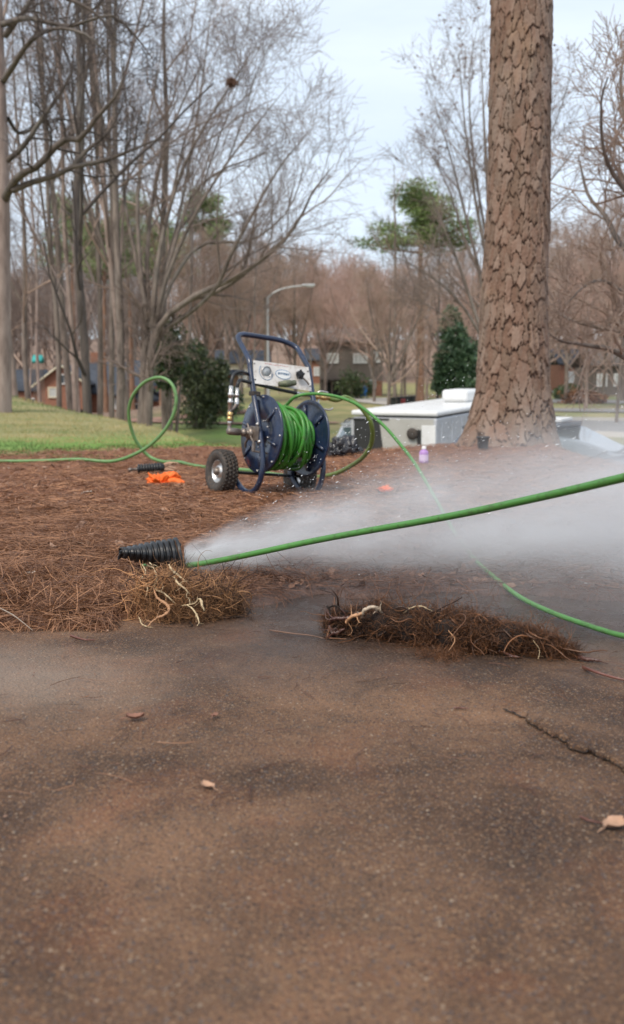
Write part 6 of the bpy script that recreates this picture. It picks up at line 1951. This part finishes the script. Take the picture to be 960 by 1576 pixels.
# second house further left, blue grey roof low behind the trunks
x0 = (18 - 480) / FPX * 62; z0 = zg(x0, 62) + .2
x0 = (10 - 480) / FPX * 92; z0 = P(10, 640, 92).z
h2 = empty('brick_house', (x0, 92, z0), 0, 'low brick house with grey roof behind trees at the far left edge', 'house')
wall_box('wall', (0, 2, 1.0), (6.5, 4, 2.4), M['brick'], h2)
gable_roof(h2, 0, 2, 2.2, 6.5, 4, 1.9, .3, M['slate'])
for dx in (-2.2, -.6, 1.2, 2.4): window(h2, (dx, 0, 1.1), .7, .9)
x0 = (63 - 480) / FPX * 52
tt = gable_roof(None, x0, 52, P(63, 556, 52).z - .1, .42, .42, .26, .04, M['teal'], 'x', 'canopy')
sh_ = empty('garden_shelter', (x0, 52, zg(x0, 52)), 0, 'small shelter with bright teal canopy between the left trunks', 'shelter')
tt.parent = sh_; tt.matrix_parent_inverse = Matrix.Translation((-x0, -52, -zg(x0, 52)))
zt_ = P(63, 556, 52).z - zg(x0, 52)
for sx in (-1, 1):
    for sy in (-1, 1):
        tube_obj('post', [(sx * .2, sy * .2, 0), (sx * .2, sy * .2, zt_ - .07)], .02, M['woodpole'], sh_, 6, 3)

# brick cottage between evergreen and reel
x0 = (326 - 480) / FPX * 44; z0 = zg(x0, 44) - .1
h3 = empty('brick_cottage', (x0, 44, z0), 0, 'brick cottage corner with flat grey roof edge behind the evergreen bush', 'house')
wall_box('wall', (0, 1.5, .9), (2.0, 3, 1.9), M['brick'], h3)
a = Acc(); box(a, (0, 1.5, 1.93), (2.7, 3.7, .14)); box(a, (0, 1.5, 2.05), (2.2, 3.2, .12))
link('roof', a.mesh('roof', M['slate'], False), h3)
window(h3, (.35, 0, .95), .38, 1.0); window(h3, (-.5, 0, .95), .38, 1.0)

# grey brown two storey house in the centre
Yc_ = 74.0
x0 = (540 - 480) / FPX * Yc_; z0 = zg(x0, Yc_) - .1
hc = empty('grey_house', (x0, Yc_, z0), 0, 'grey brown sided two storey house with carport beyond the lawn', 'house')
wall_box('wall', (0, 2.5, 2.0), (4.6, 5, 4.2), M['siding'], hc)
gable_roof(hc, 0, 2.5, 3.95, 4.6, 5, 1.0, .35, M['shingle'])
window(hc, (.65, 0, 2.85), .95, .55, 'y', 'winpale', 2); window(hc, (1.85, 0, 2.95), .42, .62, 'y', 'winpale', 0); window(hc, (-1.4, 0, 2.85), .8, .55, 'y', 'winpale', 1)
wall_box('brick_base', (.95, -.06, .55), (2.6, .08, 1.3), M['brick'], hc)
window(hc, (1.55, -.12, .95), .42, .5, 'y', 'winpale', 0)
wall_box('garage_opening_shade', (.75, -.14, .55), (.9, .06, 1.1), M['opening'], hc)
wall_box('carport_shade', (-1.45, -.30, .55), (1.5, .10, 1.1), M['opening'], hc)  # solid panel coloured as the shade under the carport
for dx in (-2.15, -1.45, -.75, -.1):
    tube_obj('carport_post', [(dx, -1.2, -.1), (dx, -1.2, 1.25)], .05, M['woodpole'], hc, 6, 3)
wall_box('carport_roof', (-1.15, -.7, 1.32), (2.4, 1.3, .12), M['shingle'], hc)
for k, dx in enumerate((.55, .95)):
    b = empty('blue_bin', (x0 + dx, Yc_ - .6, z0), 0, ('left' if k == 0 else 'right') + ' one of two blue bins outside the grey brown house garage', 'bin', 'blue bins by the garage')
    bevel_box('bin_body', (0, 0, .42), (.36, .4, .8), M['bluebin'], b, .04); bevel_box('lid', (0, -.02, .85), (.38, .44, .06), M['bluebin'], b, .02)

# far houses
for px, Y, w, h, mt, lab in ((905, 88, 5.5, 2.4, 'brick', 'far low red brick house beyond the road at right'), (745, 98, 5, 2.4, 'creamtrim', 'far pale house behind the big pine trunk'), (515, 112, 6, 2.6, 'brick', 'far brick house with pinkish front high on the hill'), (948, 76, 4, 2.2, 'siding', 'far grey house beside the right edge beyond the road'), (375, 100, 5, 2.4, 'creamtrim', 'far pale house behind the evergreen and cottage')):
    x, y, z = at_px(px, Y)
    h_ = empty('far_house', (x, y, z), .1, lab, 'house')
    wall_box('wall', (0, 2, h / 2), (w, 4, h), M[mt], h_)
    gable_roof(h_, 0, 2, h - .02, w, 4, 1.3, .3, M['slate'] if mt != 'siding' else M['shingle'])
    for k in range(3): window(h_, (-w / 3 + k * w / 3, 0, h * .55), .7, .8, 'y', 'winpale', 1)
    bevel_box('door', (w * .16, -.04, .95), (.8, .06, 1.9), M['siding'], h_, .01, 1)

# ------------------------------------------------------------------ street lamp
x, y, z = at_px(413, 60)
lp = empty('street_lamp', (x, y, z), 0, 'tall grey street lamp with curved arm reaching right above the reel', 'lamp')
topz = P(413, 457, 60).z - z
hx = P(480, 440, 60).x - x; hz = P(480, 439, 60).z - z
tube_obj('pole', [(0, 0, 0), (0, 0, topz * .5), (0, 0, topz)], [.10, .085, .07], M['galv'], lp, 10, 6)
tube_obj('arm', [(0, 0, topz - .15), (.12, 0, topz + .05), (.6, 0, topz + .36), (1.3, 0, topz + .56), (hx - .5, 0, hz - .02)], [.055, .05, .045, .04], M['galv'], lp, 8, 24)
bevel_box('lamp_head', (hx - .2, 0, hz), (.75, .26, .14), M['galv'], lp, .05, 3)
bevel_box('lens', (hx - .1, 0, hz - .08), (.4, .2, .05), M['whitetrim'], lp, .02, 2)
bevel_box('wooden_stub', (-.16, 0, topz * .5), (.14, .14, topz * 1.0), M['woodpole'], lp, .01, 1)

# ------------------------------------------------------------------ trailer
A_ = P(545, 631.5, 20.5); B_ = P(674, 635, 19.6)
Ax, Bx = Vector((A_.x, A_.y)), Vector((B_.x, B_.y))
e1 = (Bx - Ax); Wt = e1.length; e1.normalize(); e2 = Vector((-e1.y, e1.x))
Lt, Ht = 5.0, 1.95
rzt = math.atan2(e1.y, e1.x)
ztop = (A_.z + B_.z) / 2
tr = empty('cargo_trailer', (Ax.x, Ax.y, ztop - Ht - .35), rzt, 'white and grey enclosed trailer with charcoal corner and open panel below the bank', 'trailer')
tr.rotation_euler = (R_(2.0), 0, rzt)
zb_ = .35
bevel_box('wall', (Wt / 2, Lt / 2, zb_ + Ht / 2 - .06), (Wt, Lt, Ht - .12), M['grey_alu'], tr, .03, 2)
# front panels laid 4 mm proud
def fpanel(name, pts, mat, w0=.004, t=.004, par=tr):
    a = Acc(); poly_prism(a, pts, lambda u, v, ww: (u, -w0 - ww, zb_ + v), t)
    return link(name, a.mesh(name, mat, False), par)
fpanel('charcoal_corner', [(.0, .02), (.86, .02), (.60, Ht - .14), (.0, Ht - .14)], M['charcoal'])
fpanel('beige_panel', [(.865, .02), (Wt - .03, .02), (Wt - .03, Ht - .14), (.605, Ht - .14)], M['beige_alu'])
fpanel('nose_edge', [(-.02, .02), (.035, .02), (.035, Ht - .14), (-.02, Ht - .14)], M['grey_alu'], .006, .02)
bevel_box('corner_post', (Wt - .02, 0, zb_ + Ht / 2 - .07), (.07, .07, Ht - .14), M['grey_alu'], tr, .025, 3)
f = 1 / 129.0 * Wt
opn = fpanel('service_opening', [(90 * f, .9), (109 * f, .9), (109 * f, 1.72), (90 * f, 1.72)], M['beige_alu'], .010, .012)
fpanel('opening_gap_shade', [(101 * f, .7), (107.5 * f, .7), (107.5 * f, 1.6), (101 * f, 1.6)], M['interior'], .024, .004, opn)
a = Acc(); lathe(a, [(0, 0), (0, .11), (.05, .12), (.06, .05), (.06, 0)], (95 * f, -.026, zb_ + 1.52), (0, -1, 0), 20)
link('cable_wheel', a.mesh('cable_wheel', M['rubber']), opn)
bevel_box('open_door', (119 * f, -.05, zb_ + 1.20), (21 * f, .035, .98), M['white_alu'], tr, .01, 2)
bevel_box('door_box', (117 * f, -.12, zb_ + .86), (.13, .09, .12), M['whitetrim'], tr, .02, 2)
# roof, rounded lip all round
bevel_box('roof', (Wt / 2, Lt / 2, zb_ + Ht - .035), (Wt + .05, Lt + .05, .10), M['white_alu'], tr, .045, 4)
bevel_box('roof_trim', (Wt * .2, -.012, zb_ + Ht - .155), (Wt * .5, .04, .035), M['charcoal'], tr, .01, 1)
ac = bevel_box('roof_unit', (Wt * .55, Lt * .70, zb_ + Ht + .17), (.62, .85, .26), M['white_alu'], tr, .09, 4)
bevel_box('roof_unit_base', (Wt * .55, Lt * .70, zb_ + Ht + .03), (.5, .7, .05), M['whitetrim'], ac, .01, 1)
a = Acc()
for k in range(9): box(a, (Wt, Lt * (k + .5) / 9, zb_ + .95), (.012, .03, 1.6))
link('side_seams', a.mesh('side_seams', M['grey_alu'], False), tr)['kind'] = 'stuff'
for sy in (.42, .60):
    for sx in (0.03, .97):
        w = empty('wheel', (Wt * sx, Lt * sy, .33)); w.parent = tr
        lathe_obj('tyre', [(-.1, .19), (-.1, .31), (-.07, .34), (.07, .34), (.1, .31), (.1, .19)], (0, 0, 0), (1, 0, 0), M['rubber'], w, 28)
        lathe_obj('rim', [(-.08, 0), (-.06, .19), (.06, .19), (.08, 0)], (0, 0, 0), (1, 0, 0), M['steel'], w, 20)
tube_obj('tow_bar', [(Wt * .5, -.0, .42), (Wt * .5, -.5, .42), (Wt * .5, -1.1, .42)], .05, M['black'], tr, 8, 4)

# ------------------------------------------------------------------ cars
def make_car(loc, rz, paint, label, group, L=4.7, W=1.86, H=1.62, suv=True):
    root = empty('parked_car', loc, rz, label, 'car', group)
    hood = .98 if suv else .90
    # body: stations along +x (front)
    st = [(-L / 2, .55, .88, .80), (-L / 2 + .06, .34, 1.0, .90), (-L / 2 + .5, .24, 1.03, .96), (-L * .2, .22, 1.02, .985), (0, .22, 1.0, .99), (L * .16, .22, .99, .99), (L * .24, .22, hood, .98), (L * .36, .24, hood - .05, .95), (L / 2 - .22, .28, hood - .14, .90), (L / 2 - .05, .34, hood - .26, .84), (L / 2, .42, hood - .40, .76)]
    rows = []
    for x, zl, zt2, wf in st:
        hw = W / 2 * wf
        rows.append([(x, -hw * .90, zl), (x, -hw, zl + .12), (x, -hw * 1.0, (zl + zt2) / 2 + .05), (x, -hw * .965, zt2 - .10), (x, -hw * .88, zt2 - .015), (x, -hw * .5, zt2 + .018), (x, 0, zt2 + .03), (x, hw * .5, zt2 + .018), (x, hw * .88, zt2 - .015), (x, hw * .965, zt2 - .10), (x, hw, (zl + zt2) / 2 + .05), (x, hw, zl + .12), (x, hw * .90, zl)])
    VV = np.array(rows).reshape(-1, 3); m = 13; n_ = len(st)
    F_ = [[i * m + j, i * m + (j + 1) % m, (i + 1) * m + (j + 1) % m, (i + 1) * m + j] for i in range(n_ - 1) for j in range(m)]
    a = Acc(); a.add(VV, F_)
    for e in (0, n_ - 1):
        c = VV[e * m:(e + 1) * m].mean(0)
        a.add(np.vstack([VV[e * m:(e + 1) * m], c]), [[k, (k + 1) % m, m] for k in range(m)])
    me = a.mesh('body', paint)
    body = link('body', me, root)
    sm = body.modifiers.new('smooth', 'SUBSURF'); sm.levels = 1; sm.render_levels = 1
    # cabin
    bx0, bx1 = -L / 2 + .12, L * .235
    tx0, tx1 = (-L / 2 + .50, L * .06) if suv else (-L * .28, L * .02)
    if not suv: bx0 = -L * .38
    zb2, zt2 = 1.0, H
    hb_, ht_ = W / 2 * .93, W / 2 * .72
    def ringc(z, x0, x1, hw): return [(x0, -hw, z), (x1, -hw, z), (x1, hw, z), (x0, hw, z)]
    def quad(name, p, mat, par, off=0.0, t=.02):
        a = Acc(); p = np.array(p, float)
        nrm = np.cross(p[1] - p[0], p[3] - p[0]); nrm /= np.linalg.norm(nrm)
        p1 = p + nrm * off; p0 = p1 - nrm * t
        a.add(np.concatenate([p0, p1]), [[0, 3, 2, 1], [4, 5, 6, 7], [0, 1, 5, 4], [1, 2, 6, 5], [2, 3, 7, 6], [3, 0, 4, 7]])
        return link(name, a.mesh(name, mat, False), par)
    lo, hi = ringc(zb2 - .03, bx0, bx1, hb_), ringc(zt2 - .05, tx0, tx1, ht_)
    a = Acc(); a.add(np.array(lo + hi), [[0, 1, 5, 4], [1, 2, 6, 5], [2, 3, 7, 6], [3, 0, 4, 7], [4, 5, 6, 7]])
    cab = link('cabin', a.mesh('cabin', paint, False), root)
    bv = cab.modifiers.new('soft', 'BEVEL'); bv.width = .06; bv.segments = 3
    rf = [(tx0 - .06, -ht_ - .02), (tx0 + .1, -ht_ - .05), (tx1 - .2, -ht_ - .05), (tx1 + .04, -ht_ + .02), (tx1 + .09, 0), (tx1 + .04, ht_ - .02), (tx1 - .2, ht_ + .05), (tx0 + .1, ht_ + .05), (tx0 - .06, ht_ + .02)]
    a = Acc(); poly_prism(a, rf, lambda u, v, ww: (u, v, zt2 - .055 + ww + .02 * (1 - (v / ht_) ** 2)), .045)
    r_ = link('roof', a.mesh('roof', paint, False), root)
    bv = r_.modifiers.new('soft', 'BEVEL'); bv.width = .02; bv.segments = 2
    lerp = lambda p, q2, t: tuple(np.array(p) * (1 - t) + np.array(q2) * t)
    def inset(p, mu, mv0, mv1):
        a0, b0_, c0_, d0_ = [np.array(k) for k in p]
        f_ = lambda u, v: (a0 * (1 - u) + b0_ * u) * (1 - v) + (d0_ * (1 - u) + c0_ * u) * v
        return [f_(mu, mv0), f_(1 - mu, mv0), f_(1 - mu, 1 - mv1), f_(mu, 1 - mv1)]
    quad('windscreen', inset([lo[1], lo[2], hi[2], hi[1]], .05, .02, .10), M['windscreen'], root, .006)
    quad('rear_window', inset([lo[3], lo[0], hi[0], hi[3]], .10, .15, .12), M['glass'], root, .006)
    for s_, (p0, p1, p2, p3) in ((-1, (lo[0], lo[1], hi[1], hi[0])), (1, (lo[2], lo[3], hi[3], hi[2]))):
        base_ = [p0, p1, p2, p3]
        for u0, u1 in ((.06, .33), (.36, .63), (.66, .95)):
            a0, b0_, c0_, d0_ = [np.array(k) for k in base_]
            if s_ == 1: u0, u1 = 1 - u1, 1 - u0
            f_ = lambda u, v: (a0 * (1 - u) + b0_ * u) * (1 - v) + (d0_ * (1 - u) + c0_ * u) * v
            quad('side_window', [f_(u0, .10), f_(u1, .10), f_(u1, .86), f_(u0, .86)], M['glass'], root, .006)
    for s_ in (-1, 1):
        mirror = bevel_box('wing_mirror', (L * .19, s_ * (W / 2 + .09), 1.06), (.12, .20, .15), paint, root, .04, 3)
        bevel_box('headlight', (L / 2 - .10, s_ * W * .33, .66), (.12, .36, .14), M['whitetrim'], root, .04, 2)
        tube_obj('roof_rail', [(tx0 + .15, s_ * (ht_ - .06), zt2 + .01), (tx0 + .3, s_ * (ht_ - .06), zt2 + .05), (tx1 - .35, s_ * (ht_ - .06), zt2 + .05), (tx1 - .2, s_ * (ht_ - .06), zt2 + .01)], .015, M['trim'], root, 6, 12)
        for xx in (-L * .30, L * .31):
            w = empty('wheel', (xx, s_ * (W / 2 - .10), .34)); w.parent = root
            lathe_obj('tyre', [(-.11, .20), (-.11, .31), (-.08, .34), (.08, .34), (.11, .31), (.11, .20)], (0, 0, 0), (0, 1, 0), M['rubber'], w, 28)
            lathe_obj('rim', [(s_ * .10, 0), (s_ * .115, .05), (s_ * .09, .08), (s_ * .10, .20), (s_ * .02, .21)], (0, 0, 0), (0, 1, 0), M['steel'], w, 20)
    bevel_box('grille', (L / 2 - .02, 0, .60), (.06, .95, .22), M['trim'], root, .02, 2)
    bevel_box('front_bumper', (L / 2 - .02, 0, .36), (.14, W * .86, .18), M['trim'], root, .05, 3)
    tube_obj('wiper', [(L * .235 - .02, -.55, 1.03), (L * .235 - .06, .0, 1.06)], .012, M['trim'], root, 5, 4)
    return root
# blue grey car below the big pine at right: near-side cowl corner at (4.1, 15.4)
hdg = math.atan2(-.71, .70)
hx_, hy_ = math.cos(hdg), math.sin(hdg)
cowl = Vector((3.72, 13.6))
Lc = 4.0
cen = cowl - Vector((hx_, hy_)) * (Lc * .235) + Vector((-hy_, hx_)) * .80
cb = make_car((cen.x, cen.y, -1.37), hdg, M['carblue'], 'blue grey car with white slab on its roof parked below the big pine', 'parked cars', Lc, 1.80, 1.43, False)
cb.rotation_euler = (R_(3), 0, hdg)
rp = P(866, 657, 17.0)
bx_ = bevel_box('white_board', (0, 0, 0), (.52, .38, .05), M['whitetrim'], None, .015, 2)
q_ = cen - Vector((hx_, hy_)) * .22 + Vector((-hy_, hx_)) * .22
bx_.location = (q_.x, q_.y, -1.37 + 1.43 + .05); bx_.rotation_euler = (R_(3), 0, hdg + .1)
tag(bx_, 'flat white board lying on the roof of the blue grey car', 'board')
make_car((1.45, 25.6, -1.93), R_(-97), M['carsilver'], 'silver car seen between the bin bags and trailer', 'parked cars', H=1.56)
# dark bins in a row past the trailer
for k in range(7):
    x, y, z = at_px(603 + k * 6.5, 50 + .6 * k)
    b = empty('wheelie_bin', (x, y, z), .2 * k, ('first', 'second', 'third', 'fourth', 'fifth', 'sixth', 'seventh')[k] + ' dark bin from the left in the row behind the trailer roof', 'bin', 'dark bins behind the trailer')
    hh = .62 + .10 * ((k * 3) % 3)
    bevel_box('bin_body', (0, 0, hh / 2), (.36, .36, hh), M['darkbin'] if k not in (2,) else M['carred'], b, .05, 2)
    bevel_box('lid', (0, -.02, hh + .04), (.40, .42, .07), M['darkbin'], b, .03, 2)
